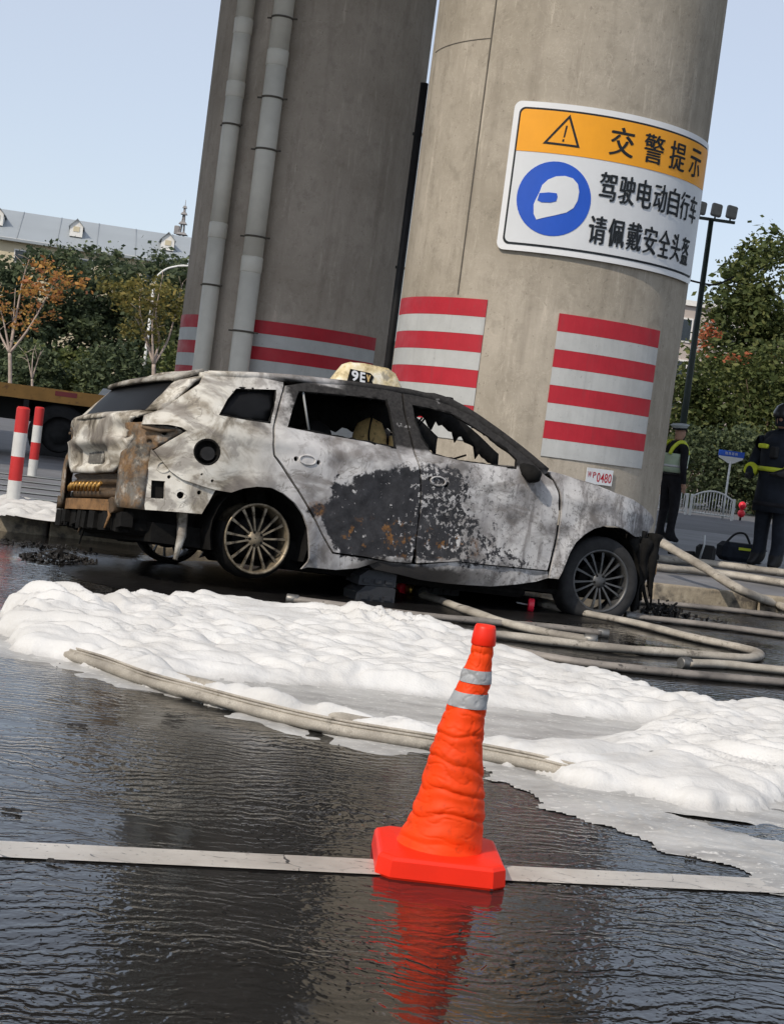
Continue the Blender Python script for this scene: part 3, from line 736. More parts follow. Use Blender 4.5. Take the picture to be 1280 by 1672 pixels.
MB().tube([(1.37, y, 1.395 + .04 * (1 - (y / .66) ** 2)) for y in np.linspace(-.62, .62, 9)], .028, 6).build('windscreen_header', M['char'], car)

# bonnet, cowl
vs = []; fs = []; hx = np.linspace(2.07, 3.15, 22); NYh = 15
for x in hx:
    ze = float(np.interp(x, [2.067, 2.306, 2.562, 2.769, 2.98, 3.12, 3.2], [1.015, .996, .966, .943, .914, .878, .83])); w_ = W(x, ze) - .055
    for k in range(NYh):
        t = -1 + 2 * k / (NYh - 1); vs.append((x, w_ * t, ze + .012 + .05 * (1 - t * t) + .012 * mn.noise(Vector((x * 5, t * 4, 2.3)))))
for i in range(len(hx) - 1):
    for k in range(NYh - 1): a = i * NYh + k; fs.append((a, a + NYh, a + NYh + 1, a + 1))
n0 = len(vs); vs += [(a, b, c - .02) for a, b, c in vs]; fs += [tuple(n0 + j for j in reversed(f)) for f in list(fs)]
for i in range(len(hx) - 1):
    for k in (0, NYh - 1): a = i * NYh + k; fs.append((a, a + NYh, n0 + a + NYh, n0 + a))
for k in range(NYh - 1):
    for i in (0, len(hx) - 1): a = i * NYh + k; fs.append((a, a + 1, n0 + a + 1, n0 + a))
MB().add(vs, fs, True).build('bonnet', M['burnt'], car)
MB().tube([(2.03 - .10 * (1 - (y / .78) ** 2) * -1, y, .99) for y in np.linspace(-.76, .76, 9)], .035, 6).build('cowl', M['char'], car)

# rear end
def xb(z): return float(np.interp(z, [.35, .5, .6, .64, .75, .90, .955], [-.82, -.84, -.86, -.875, -.89, -.90, -.895]))
def XR(y, z): return xb(z) + .10 * (min(abs(y), .9) / .65) ** 4
gate = [(-.56, .905), (-.585, .865), (-.59, .795), (-.545, .718), (-.49, .643), (-.40, .60), (0, .592), (.40, .60), (.49, .643), (.54, .72), (.59, .795), (.60, .87), (.58, .935), (.3, .958), (-.3, .958), (-.60, .945)]
def srange(v, a, b): t = min(1, max(0, (v - a) / (b - a))); return t * t * (3 - 2 * t)
def gate_relief(y, z):
    pr = srange(.33 + (.76 - z) * .6 - abs(y + .0), 0, .035) * srange(z, .628, .655) * srange(.775 - z, 0, .03)
    d = .045 * pr
    d += .022 * srange(.20 - abs(y), 0, .03) * srange(z, .645, .66) * srange(.745 - z, 0, .02)
    d += .03 * srange(-y, .33, .40) * srange(z, .80, .83) * srange(.925 - z, 0, .05)      # lamp hollow
    d += .03 * srange(y, .33, .40) * srange(z, .80, .83) * srange(.925 - z, 0, .05)
    d += .010 * mn.noise(Vector((y * 6, z * 9, 7.7)))
    d -= .012 * math.exp(-((z - .80) / .015) ** 2)
    return d
mb = MB(); cdt_patch(mb, gate, [circ(-.545, .83, .026, 12)], .026, lambda u, v, w: Vector((XR(u, v) + gate_relief(u, v) - w, u, v)), .025, True)
tg = mb.build('tailgate', M['burnt'], car); tg['label'] = 'cream scorched tailgate with number plate recess'
MB().box((-.83, -.02, .70), (.004, .30, .075)).build('plate_backing', M['burnt_soot'], tg)
MB().tube([(-.885, -.24, .792), (-.89, 0, .79), (-.885, .26, .787)], .010, 6).build('trim_strip', M['burnt_soot'], tg)
def loft(rows, name, mat, parent, th=.015, closed=False, smooth=True):
    n = len(rows[0]); vs = [p for r_ in rows for p in r_]; N = len(vs); fs = []
    for i in range(len(rows) - 1):
        for k in range(n - 1): a = i * n + k; fs.append((a, a + 1, a + n + 1, a + n))
    return MB().add(vs, fs, smooth).build(name, mat, parent)
def solid(o, th):
    md = o.modifiers.new('thickness', 'SOLIDIFY'); md.thickness = th; md.offset = -1; return o
ys = np.linspace(-1, 1, 15)
def hrow(x, z, hw, bow): return [(x + bow * abs(t) ** 3, hw * t, z) for t in ys]
solid(loft([hrow(-.905, .94, .605, .10), hrow(-.90, .962, .62, .10), hrow(-.86, .982, .66, .11), hrow(-.80, .990, .69, .09), hrow(-.775, 1.0, .70, .06)], 'tailgate_ledge', M['burnt'], car), .02)
loft([hrow(-.772, .998, .62, .03), hrow(-.70, 1.10, .60, .03), hrow(-.615, 1.212, .55, .03)], 'tailgate_glass', M['black_glass'], car)
for s_ in (-1, 1):
    rows = []
    for x, z, a, b in ((-.79, .992, .60, .735), (-.70, 1.10, .585, .735), (-.61, 1.205, .54, .71), (-.55, 1.235, .52, .69)):
        rows.append([(x + (.03 if k < 2 else .10 * (k / 4)), s_ * (a + (b - a) * k / 4), z + .004 * k) for k in range(5)])
    solid(loft(rows, 'tailgate_side_strip', M['burnt'], car), .02)
solid(loft([hrow(-.665, 1.205, .585, .05), hrow(-.66, 1.228, .60, .05), hrow(-.60, 1.255, .63, .05), hrow(-.52, 1.280, .65, .02), hrow(-.44, 1.302, .66, .0)], 'rear_spoiler', M['burnt_half'], car), .03)
# corner posts (lamp pocket and bared metal)
for s_ in (-1, 1):
    rows = []
    for z in np.linspace(.385, .905, 12):
        row = []
        for k in range(9):
            t = k / 8; a = t * math.pi / 2
            px_ = -.85 + .12 * (1 - math.cos(a)); py_ = .52 + .20 * math.sin(a)
            d = .035 * math.exp(-((z - .82) / .06) ** 2) + .014 * mn.noise(Vector((t * 4, z * 11, 9.1)))
            row.append((px_ + d, s_ * (py_ - d), z))
        rows.append(row)
    solid(loft(rows, 'rear_corner_post', M['burnt_rust'], car), .012)
    # lamp pocket: bared metal behind the lost tail lamp
    pk = [(-.80, .885), (-.68, .905), (-.60, .90), (-.57, .885), (-.64, .82), (-.72, .75), (-.76, .72), (-.80, .76)]
    mb = MB(); cdt_patch(mb, pk, [circ(-.67, .865, .018, 10), circ(-.74, .80, .014, 10)], .022, lambda u, v, w: Vector((u, s_ * (W(u, v) - .045 + .018 * mn.noise(Vector((u * 16, v * 16, 3.1))) + w), v)), .01, True)
    mb.build('lamp_pocket', M['burnt_rust'], car)
    MB().tube([(-.80, s_ * .70, .88), (-.70, s_ * .745, .87), (-.62, s_ * .79, .885)], [.010, .014, .006], 6).build('lamp_bracket', M['rust_dark'], car)
rows = [[(XR(y, z) + dx, y, z) for y in np.linspace(-.56, .56, 25)] for z, dx in ((.59, .03), (.57, .05), (.545, .02), (.53, .05), (.50, .055), (.485, .015), (.45, .02), (.43, .06))]
solid(loft(rows, 'rear_crossmember', M['rust_dark'], car), .012)
for k in range(9):
    y = -.20 + .62 * k / 8
    MB().tube([(XR(y, .5) + .0, y, .535), (XR(y, .5) - .01, y + .03, .51), (XR(y, .5) + .0, y + .05, .485)], .012, 6).build('spring_rib', M['gold'], car)
mb = MB(); bp_ = [(XR(y, .42) - .035, y, .395) for y in np.linspace(-.50, .56, 13)]
for i in range(12):
    a, b = Vector(bp_[i]), Vector(bp_[i + 1])
    mb.add([a + Vector((0, 0, -.035)), a + Vector((0, 0, .035)), a + Vector((.05, 0, .035)), a + Vector((.05, 0, -.035)), b + Vector((0, 0, -.035)), b + Vector((0, 0, .035)), b + Vector((.05, 0, .035)), b + Vector((.05, 0, -.035))],
           [(0, 1, 5, 4), (1, 2, 6, 5), (2, 3, 7, 6), (3, 0, 4, 7)] + ([(0, 3, 2, 1)] if i == 0 else []) + ([(4, 5, 6, 7)] if i == 11 else []))
mb.build('crash_beam', M['rust'], car)
MB().tube([(-.86, -.50, .395), (-.80, -.49, .40), (-.70, -.47, .40)], [.05, .045, .04], 8).build('beam_bracket', M['rust_dark'], car)
MB().tube([(-.86, .58, .40), (-.80, .56, .40)], [.045, .04], 8).build('beam_bracket', M['rust_dark'], car)
mb = MB(); rr_ = random.Random(3)
for k in range(26):
    y = -.58 + 1.15 * k / 25; L = rr_.uniform(.01, .05)
    mb.box((-.79 + rr_.uniform(-.03, .02), y + rr_.uniform(-.01, .01), .355 - (.07 + L) / 2), (rr_.uniform(.04, .10), rr_.uniform(.05, .12), .07 + L), Matrix.Rotation(rr_.uniform(-.15, .15), 3, 'X'))
mb.build('rear_undertray', M['char'], car)
for y, x, L, mt in ((.40, -.82, .16, 'char'), (.12, -.83, .20, 'rust_dark'), (.10, -.82, .27, 'char'), (-.16, -.82, .13, 'char'), (-.46, -.86, .16, 'rust'), (-.72, -.48, .30, 'burnt')):
    w_ = .012 if mt != 'burnt' else .03
    MB().tube([(x, y, .41), (x + .01, y - .01, .41 - L * .5), (x - .02, y - .03, .41 - L)], [w_ * 1.3, w_, w_ * .5], 5).build('hanging_scrap', M[mt], car)

# floor, wheel wells, interior
MB().box((1.1, 0, .26), (3.5, 1.36, .12)).build('floor_pan', M['char'], car)
MB().box((-.42, 0, .36), (.72, 1.1, .24)).build('spare_well', M['char'], car)
for s_ in (-1, 1):
    for ax, az, r_ in ((0, .31, .335), (2.63, .35, .36)):
        mb = MB(); vs = []; fs = []
        for k in range(15):
            a = R(-20) + R(220) * k / 14
            for yy in (.84 if ax == 0 else .80, .50): vs.append((ax + r_ * math.cos(a), s_ * yy, az + r_ * math.sin(a)))
        for k in range(14): fs.append((2 * k, 2 * k + 2, 2 * k + 3, 2 * k + 1))
        c0 = len(vs); vs.append((ax, s_ * .50, az)); fs += [(2 * k + 1, 2 * k + 3, c0) for k in range(14)]
        mb.add(vs, fs, True).build('wheel_well', M['char'], car)
MB().box((1.2, 0, .19), (1.9, 1.3, .10), bev=.03).build('battery_pack', M['char'], car)
MB().box((-.35, 0, .28), (.8, 1.2, .10), bev=.03).build('rear_subframe', M['char'], car)
MB().box((1.82, 0, .84), (.30, 1.36, .26), bev=.06).build('dashboard', M['char'], car)
def rbox(c, d, b): return MB().box(c, d, bev=b)
def seat(x, y, top, mat, tilt, mat2=None):
    Mx = Matrix.Rotation(tilt, 3, 'Y')
    MB().box((x, y, .62), (.16, .46, .66), Mx, taper=.88, bev=.05).build('seat_back', mat, car)
    MB().tube([Vector((x, y - .10, .93)) + Mx @ Vector((0, 0, k)) for k in (0, .0, .10, .16, .21, .24)] if False else [(x + math.sin(tilt) * (.30 + k), y, .93 + k) for k in (-.06, .0, .08, .15, .20)], [.06, .10, .125, .11, .05], 12, flat=1.0).build('headrest', mat2 or mat, car)
    MB().box((x + .28, y, .42), (.50, .48, .16), bev=.05).build('seat_cushion', mat, car)
seat(.62, -.34, 1.15, M['char'], R(-14)); seat(1.12, .36, 1.15, M['char'], R(-14))
MB().box((.05, 0, .72), (.16, 1.2, .50), Matrix.Rotation(R(-12), 3, 'Y'), bev=.05).build('rear_seat_back', M['char'], car)
MB().box((.35, 0, .42), (.5, 1.2, .14), bev=.05).build('rear_seat_cushion', M['char'], car)
# tan foam of the front passenger seat with cables over it
mb = MB(); mb.tube([(1.02, -.20, .86), (1.015, -.20, .95), (1.01, -.205, 1.03), (1.00, -.21, 1.12), (.99, -.22, 1.20), (.98, -.22, 1.235)], [.128, .132, .125, .118, .085, .02], 14, flat=.8)
mb.v = [tuple(Vector(p) + Vector((mn.noise(Vector(p) * 9) * .02, mn.noise(Vector(p) * 9 + Vector((3, 1, 2))) * .02, 0))) for p in mb.v]
mb.build('bare_seat_foam', M['tan'], car)
MB().tube(catmull([(.94, -.34, 1.25), (.92, -.36, 1.10), (.96, -.36, 1.0), (1.02, -.33, .93)]), .007, 5).build('loose_cable', M['char'], car)
MB().box((1.10, -.30, .93), (.14, .20, .16), Matrix.Rotation(R(20), 3, 'Y'), bev=.03).build('seat_scrap', M['rust_dark'], car)
MB().tube([(1.13, -.30, .98), (1.14, -.29, 1.08), (1.12, -.30, 1.13)], [.03, .022, .01], 7).build('seat_scrap', M['tan'], car)
MB().tube([(.22, -.72, 1.275), (.28, -.76, 1.02)], .008, 6).build('window_guide', M['galv'], car)
for pts in ([(1.50, -.1, 1.34), (1.42, -.1, 1.2), (1.36, -.12, 1.02)],
            [(1.52, .0, 1.33), (1.44, .02, 1.22), (1.30, .04, 1.18)],
            [(1.80, -.2, 1.10), (1.70, -.15, 1.05), (1.58, -.1, .99)], [(1.36, .2, 1.36), (1.5, .22, 1.17), (1.68, .2, 1.18)]):
    MB().tube(catmull(pts, 6), .0075, 5).build('loose_cable', M['char'], car)
def gasket(name, poly, rad, seed):          # burnt seal and melted drips round a window opening
    rr2 = random.Random(seed); P_ = densify(poly, .035); P_ = P_ + P_[:1]
    MB().tube([(u, -(W(u, v) + flare(u, v) - .012 + rr2.uniform(-.004, .004)), v + rr2.uniform(-.004, .004)) for u, v in P_], [rad * rr2.uniform(.6, 1.5) for _ in P_], 6).build(name, M['char'], car)
    top = [q_ for q_ in P_ if q_[1] > max(a[1] for a in poly) - .12]
    for u, v in top[::3]:
        L = rr2.uniform(.004, .018); MB().tube([(u, -(W(u, v) - .01), v), (u + .006, -(W(u, v) - .012), v - L)], [.009, .003], 5).build('melted_drip', M['char'], car)
gasket('window_seal', rwin, .009, 1); gasket('window_seal', fwin, .010, 2); gasket('window_seal', qwin, .008, 3)
hl = []; rr_ = random.Random(21)
for k in range(40): xk = .12 + 1.62 * k / 39; hl.append((xk, (1.125 if xk < .95 else 1.16 + min(.06, (xk - .95) * .2) - max(0, xk - 1.45) * .42) + rr_.uniform(-.025, .02)))
hl = [(xk, min(z, zr(xk) - .03)) for xk, z in hl]
hl += [(x, zr(x) + .02) for x in np.linspace(1.74, .12, 14)]
mb = MB(); cdt_patch(mb, hl, [], .06, lambda u, v, w: Vector((u, .12 + .05 * mn.noise(Vector((u * 4, v * 3, 0))) + w, v)), .015, True); mb.build('sagging_headliner', M['char'], car)
rr_ = random.Random(22); hl = []
for k in range(30): xk = 1.12 + .78 * k / 29; hl.append((xk, zr(xk) - (.125 - .05 * (xk - 1.12)) - rr_.uniform(0, .03) - (.05 if k in (7, 8, 15, 22) else 0)))
hl += [(x, zr(x) + .0) for x in np.linspace(1.90, 1.12, 9)]
mb = MB(); cdt_patch(mb, hl, [], .05, lambda u, v, w: Vector((u, -.46 + .03 * mn.noise(Vector((u * 6, v * 4, 5))) + w, v)), .012, True); mb.build('sagging_headliner', M['char'], car)
MB().tube([(1.84, -.82, 1.02), (1.88, -.90, .985), (1.90, -.94, .955), (1.905, -.95, .925)], [.03, .055, .060, .03], 8).build('mirror_stub', M['char'], car)
MB().add([(1.80, -.835, 1.06), (1.80, -.85, .985), (1.96, -.86, .985)], [(0, 1, 2)]).build('mirror_triangle', M['char'], car)

# nose: bumper and lamp burnt away
MB().box((2.98, 0, .48), (.16, 1.30, .50), bev=.05).build('radiator_support', M['char'], car)
rr_ = random.Random(11); mb = MB()
for k in range(22):
    y = -.70 + .02 * k; x = 3.12 + rr_.uniform(-.10, .05); top = .70 - rr_.uniform(0, .04); L = rr_.uniform(.22, .45)
    mb.tube([(x, y, top), (x + rr_.uniform(-.02, .02), y, top - L * .5), (x + rr_.uniform(-.03, .03), y, top - L)], [.035, .03, .008], 5)
for k in range(12):
    x = 2.98 + .017 * k + rr_.uniform(-.02, .02); y = -.66 + rr_.uniform(-.05, .06); top = rr_.uniform(.58, .72); L = rr_.uniform(.25, .52)
    mb.tube(catmull([(x, y, top), (x + rr_.uniform(-.03, .03), y - .01, top - L * .4), (x + rr_.uniform(-.04, .04), y, top - L * .75), (x + rr_.uniform(-.05, .05), y, top - L)], 3), [rr_.uniform(.035, .065) * (1 - .085 * i) for i in range(10)], 7)
mb.build('melted_bumper', M['char'], car)
hp = catmull([(3.13, -.66, .705), (3.185, -.66, .66), (3.20, -.66, .58), (3.21, -.67, .48), (3.20, -.66, .40), (3.19, -.66, .33)], 6)
mb = MB(); mb.tube(hp, [.026 + .014 * mn.noise(Vector((i * .7, 3, 1))) for i in range(len(hp))], 8, flat=.7)
mb.build('melted_headlamp', M['lampgold'], car)
for pts, r_ in (([(3.20, -.66, .40), (3.22, -.66, .28), (3.215, -.67, .17)], .009), ([(3.10, -.68, .40), (3.14, -.69, .26), (3.19, -.70, .17)], .014), ([(3.02, -.70, .42), (3.04, -.72, .25), (3.03, -.72, .15)], .02), ([(3.18, -.6, .37), (3.05, -.62, .33), (3.02, -.60, .35)], .015)):
    MB().tube(catmull(pts, 5), r_, 6).build('hanging_scrap', M['char'], car)

# wheels
rimprof = [(.215, -.20), (.222, -.19), (.205, -.17), (.196, -.10), (.198, -.03), (.214, -.012), (.222, -.004), (.222, .004), (.212, .006), (.203, -.008), (.198, -.03)]
rim_me = MB().lathe(rimprof, 48).mesh('rim')
sp = MB(); Ls = [(.040, -.020, .0065), (.11, -.012, .0055), (.17, -.010, .0075), (.202, -.016, .0105)]
vs = []; fs = []
for r_, z, w_ in Ls: vs += [(r_, -w_, z), (r_, w_, z), (r_, w_ * .6, z - .022), (r_, -w_ * .6, z - .022)]
for i in range(3):
    for k in range(4): k2 = (k + 1) % 4; fs.append((i * 4 + k, i * 4 + k2, i * 4 + 4 + k2, i * 4 + 4 + k))
fs += [(3, 2, 1, 0), (12, 13, 14, 15)]
spoke_me = sp.add(vs, fs).mesh('spoke')
hub_me = MB().lathe([(.0, -.012), (.030, -.012), (.034, -.016), (.050, -.018), (.056, -.03), (.056, -.06)], 20).mesh('hub')
for k in range(0): pass
nut_me = MB().lathe([(0, .0), (.008, .0), (.010, -.004), (.010, -.02)], 8).mesh('wheel_nut')
disc_me = MB().lathe([(.06, -.075), (.135, -.075), (.135, -.095), (.06, -.095)], 28).mesh('brake_disc')
def wheel(x, y, z, outward, rm, spin, tyre=None, steer=0.0, cull=None):
    w_ = empty('wheel'); w_.parent = car; w_.location = (x, y, z)
    w_.rotation_euler = (R(90) * (1 if outward < 0 else -1), 0, steer)
    def part(me, nm, mat, **k):
        me2 = me if me.materials and me.materials[0] == mat else me.copy()
        if not (me2.materials and me2.materials[0] == mat): me2.materials.clear(); me2.materials.append(mat)
        return instance(me2, nm, w_, **k)
    part(rim_me, 'rim', rm); part(hub_me, 'hub', rm); part(disc_me, 'brake_disc', M['char'])
    sm = spoke_me.copy(); sm.materials.append(rm); nm_ = nut_me.copy(); nm_.materials.append(M['char'])
    for k in range(15):
        a = spin + 2 * math.pi * k / 15 + .05 * math.sin(k * 2.1)
        instance(sm, 'spoke', w_, rot=(0, 0, a))
    for k in range(5):
        a = spin + 2 * math.pi * (k + .5) / 5; instance(nm_, 'wheel_nut', w_, loc=(.042 * math.cos(a), .042 * math.sin(a), -.014))
    if tyre:
        tp, flat_, mt = tyre; t_ = MB().lathe(tp, 56)
        t_.v = [(a, max(b, -flat_) if True else b, c * (1 + .25 * max(0, (-b - flat_ + .06)) / .06)) for a, b, c in t_.v]
        t_.build('tyre', mt, w_)
    return w_
tyre_p = [(.205, -.19), (.25, -.205), (.295, -.20), (.312, -.17), (.316, -.10), (.312, -.03), (.296, .0), (.26, .008), (.222, .004), (.208, -.004)]
carc_p = [(.212, -.19), (.232, -.195), (.243, -.16), (.240, -.10), (.230, -.03), (.224, -.006)]
wheel(.0, -.80, .30, -1, M['rim'], .1)
wheel(2.65, -.80, .325, -1, M['rim_dark'], .3, (tyre_p, .265, M['tyre']), R(-7))
wheel(.0, .80, .325, 1, M['rim_dark'], .2, (carc_p, .23, M['char']))
wheel(2.665, .80, .41, 1, M['rim_dark'], .5, (carc_p, .23, M['char']))
# charred tyre remains round the lower half of the near rear rim
mb = MB(); vs = []; fs = []; nn = 26
for k in range(nn):
    a = R(160) + R(175) * k / (nn - 1)
    for rr2, yy in ((.222, -.79), (.248 + .012 * mn.noise(Vector((k * .6, 0, 0))), -.77), (.250, -.66), (.222, -.62)):
        vs.append((rr2 * math.cos(a), yy, .30 + rr2 * math.sin(a)))
for k in range(nn - 1):
    for j in range(3): a = k * 4 + j; fs.append((a, a + 4, a + 5, a + 1))
mb.add(vs, fs, True).build('tyre_remains', M['char'], car)
# taxi roof lamp
tx = Vector((1.02, -.05, 1.44))
ts = MB(); rows = []
for z, sx, sy in ((0, .285, .10), (.02, .282, .10), (.10, .235, .085), (.15, .20, .07), (.172, .16, .05)):
    rows += [(sx * math.copysign(abs(math.cos(a)) ** .55, math.cos(a)), sy * math.copysign(abs(math.sin(a)) ** .55, math.sin(a)), z + .010 * mn.noise(Vector((math.cos(a) * 3, math.sin(a) * 3, z * 20)))) for a in [2 * math.pi * k / 32 for k in range(32)]]
fs = [(i * 32 + k, i * 32 + (k + 1) % 32, i * 32 + 32 + (k + 1) % 32, i * 32 + 32 + k) for i in range(4) for k in range(32)] + [tuple(range(128, 160))]
ts.v = []; ts.add([tx + Vector(p) for p in rows], fs, True)
def lampmat():
    q = NT('scorched_lamp_plastic', .5, .4); q.tc.object = car
    c = q.ramp(q.noise(9, 6, .65), [(.32, (.30, .22, .10)), (.48, (.72, .60, .36)), (.64, (.86, .80, .66))])
    x, y, z = q.sep(q.co)
    c = q.mix(q.math('MULTIPLY', q.ss(q.noise(14, 5, .7), .5, .62), q.ss(x, .98, 1.06)), c, (.34, .30, .22))
    return q.out(c, normal=q.bump(q.noise(25, 4, .6), .4, .01))
M['lamp'] = lampmat()
tlamp = ts.build('taxi_roof_lamp', M['lamp'], car); tlamp['label'] = 'melted cream taxi roof lamp with black lettering panel'
def lampface(u, v, w): return tx + Vector((u, -(.101 - .16 * v) - w, v))
pn = [(-.205, .028), (-.185, .115), (-.03, .112), (.0, .09), (-.015, .06), (.0, .03)]
mb = MB(); mb.prism(pn, lambda u, v, t: lampface(u, v, t), .0, .006); mb.build('lettering_panel', M['char'], tlamp)
for ch, x, w_, h_, mt in (('9', -.150, .055, .075, 'sign_rim'), ('E', -.090, .04, .07, 'sign_rim'), ('v', -.045, .035, .05, 'tan')):
    V, F = glyph_mesh(ch, .03); V = centred(V)
    MB().add([lampface(x + p[0] * w_, .072 + p[1] * h_, .009) for p in V], F).build('letter', M[mt], tlamp)
for x in (-.22, .22): MB().box(tx + Vector((x, -.02, -.02)), (.06, .14, .06), bev=.01).build('lamp_foot', M['char'], car)
tag(car, 'burnt out white taxi estate car, paint burnt to ash, standing by the kerb', 'car')

# cribbing blocks under the sill
def crib(px, py, w_, h_, rz, label, z0=0.0):
    p = ground(px, py); t = empty('cribbing_block', (p.x, p.y, z0), rz)
    mb = MB(); mb.prism([(-w_ / 2, 0), (w_ / 2, 0), (w_ / 2, h_ * .9), (w_ / 2 - .02, h_), (-w_ / 2 + .06, h_), (-w_ / 2, h_ * .55)], lambda u, v, t_: Vector((u, t_, v)), 0, .22)
    mb.build('body', M['crib'], t)
    for k in (-1, 0, 1): MB().box((k * w_ * .3, -.004, h_ * .30), (w_ * .18, .012, h_ * .25)).build('grip', M['crib'], t)
    return tag(t, label, 'block', 'dark stabilising blocks under the car')
M['crib'] = simple('dark_plastic_block', (.035, .037, .042), .6, .4, .25, 10)
crib(612, 984, .27, .105, R(24), 'lower dark block of the stack under the rear door')
crib(612, 984, .26, .10, R(24), 'upper dark block of the stack under the rear door', .108)
crib(724, 973, .24, .115, R(24), 'single dark block under the front door, right of the stack')

# ------------------------------------------------------------------ traffic cone
cp = ground(712, 1420)
cone = empty('traffic_cone', (cp.x, cp.y + .02, 0), R(3))
bw, bh, ch_ = .160, .056, .034
oc = [(-bw + ch_, -bw), (bw - ch_, -bw), (bw, -bw + ch_), (bw, bw - ch_), (bw - ch_, bw), (-bw + ch_, bw), (-bw, bw - ch_), (-bw, -bw + ch_)]
mb = MB(); lv = [(1.0, .0), (1.02, .006), (1.0, bh - .010), (.965, bh - .002), (.93, bh), (.70, bh + .004)]
vs = [(x * k, y * k, z) for k, z in lv for x, y in oc]; fs = [(i * 8 + j, i * 8 + (j + 1) % 8, i * 8 + 8 + (j + 1) % 8, i * 8 + 8 + j) for i in range(5) for j in range(8)] + [tuple(range(7, -1, -1)), tuple(range(40, 48))]
mb.add(vs, fs).build('base', M['cone_base'], cone)
CH, CR0, CR1 = .62, .112, .022
def cone_r(h, a):
    t = (h - bh) / (CH - bh); r_ = CR0 + (CR1 - CR0) * t ** .86
    ph = t * 8.0 * math.pi + .9 * math.sin(a + .6) + 1.3 * mn.noise(Vector((math.cos(a) * .9, math.sin(a) * .9, t * 4)))
    wv = (abs(math.sin(ph)) ** .7) * (.65 + .35 * math.sin(ph * 2 + 1.0)) - .5
    k = (.0105 * (1 - .45 * t)) * (wv if t > .01 else 0) * min(1, t * 12)
    k += .0022 * (1 - .5 * t) * mn.noise(Vector((math.cos(a) * 1.6, math.sin(a) * 1.6, h * 24)))
    cr2 = mn.noise(Vector((math.cos(a) * 1.7 + h * 6, math.sin(a) * 1.7 - h * 5, h * 30)))
    k -= .0030 * math.exp(-(cr2 / .045) ** 2) * (1 - .45 * t) * min(1, t * 10)
    cr3 = mn.noise(Vector((math.cos(a) * 3.0 + h * 22, math.sin(a) * 3.0, h * 20 + 7)))
    k -= .0010 * math.exp(-(cr3 / .05) ** 2) * (1 - .45 * t)
    return r_ + k
def cone_c(h):
    t = (h - bh) / (CH - bh); return Vector((.042 * t + .006 * math.sin(t * 9), .0, h))
def cone_band(h0, h1, n, off=0.0):
    mb = MB(); vs = []; fs = []; NA = 96
    for i in range(n + 1):
        h = h0 + (h1 - h0) * i / n; c = cone_c(h)
        for k in range(NA):
            a = 2 * math.pi * k / NA; r_ = cone_r(h, a) + off; vs.append((c.x + r_ * math.cos(a), c.y + r_ * math.sin(a), h))
    for i in range(n):
        for k in range(NA): k2 = (k + 1) % NA; fs.append((i * NA + k, i * NA + k2, i * NA + NA + k2, i * NA + NA + k))
    return mb.add(vs, fs, True)
cone_band(bh, .605, 210).build('sleeve', M['cone'], cone)
cone_band(.487, .520, 14, .0018).build('reflective_band', M['cone_band'], cone)
cone_band(.423, .461, 14, .0018).build('reflective_band', M['cone_band'], cone)
cc = cone_c(.605)
MB().lathe([(.030, -.022), (.032, -.018), (.030, .006), (.0275, .022), (.024, .030), (.0, .031)], 28, off=cc).build('cap', M['cone_base'], cone)
tag(cone, 'orange collapsible traffic cone with two grey bands standing on the white line', 'cone')

# ------------------------------------------------------------------ foam
def hfield(name, poly, step, fn, mat, base=.0, keep=-.06, mask=None):
    """height field over a ground polygon; fn(x, y, distance inside, mask distance) -> height; edges dip under the ground"""
    P = [(p.x, p.y) for p in poly]; xs = np.arange(min(p[0] for p in P) - .1, max(p[0] for p in P) + .1, step); ys_ = np.arange(min(p[1] for p in P) - .1, max(p[1] for p in P) + .1, step)
    GX, GY = np.meshgrid(xs, ys_); D = polydist(GX, GY, P); D2 = polydist(GX, GY, mask) if mask else D
    idx = -np.ones(GX.shape, int); vs = []
    for j, i in zip(*np.nonzero(D > keep - .1)):
        h = fn(float(xs[i]), float(ys_[j]), float(D[j, i]), float(D2[j, i]))
        if h is not None: idx[j, i] = len(vs); vs.append((xs[i], ys_[j], base + h))
    q = np.stack([idx[:-1, :-1], idx[:-1, 1:], idx[1:, 1:], idx[1:, :-1]], -1).reshape(-1, 4); q = q[q.min(1) >= 0]
    return MB().add(vs, [tuple(int(k) for k in f) for f in q], True).build(name, mat)
G = lambda L: [ground(*p) for p in L]
foam_px = [(4, 1035), (18, 1004), (70, 992), (150, 996), (240, 992), (330, 990), (430, 1003), (520, 1018), (640, 1038), (740, 1048), (830, 1076), (930, 1102), (1030, 1134), (1130, 1162), (1290, 1165), (1420, 1200), (1400, 1318), (1300, 1306), (1230, 1318), (1160, 1328), (1050, 1304), (960, 1296), (900, 1275), (860, 1256), (780, 1240), (700, 1222), (560, 1195), (400, 1163), (240, 1120), (100, 1078), (30, 1064)]
film_px = [(250, 1103), (420, 1114), (620, 1130), (760, 1150), (960, 1174), (1085, 1186), (1060, 1206), (940, 1232), (860, 1236), (700, 1204), (540, 1178), (400, 1150)]
foam_poly = G(foam_px); film_poly = [(p.x, p.y) for p in G(film_px)]
lump = ground(625, 1040); lump2 = ground(60, 1010)
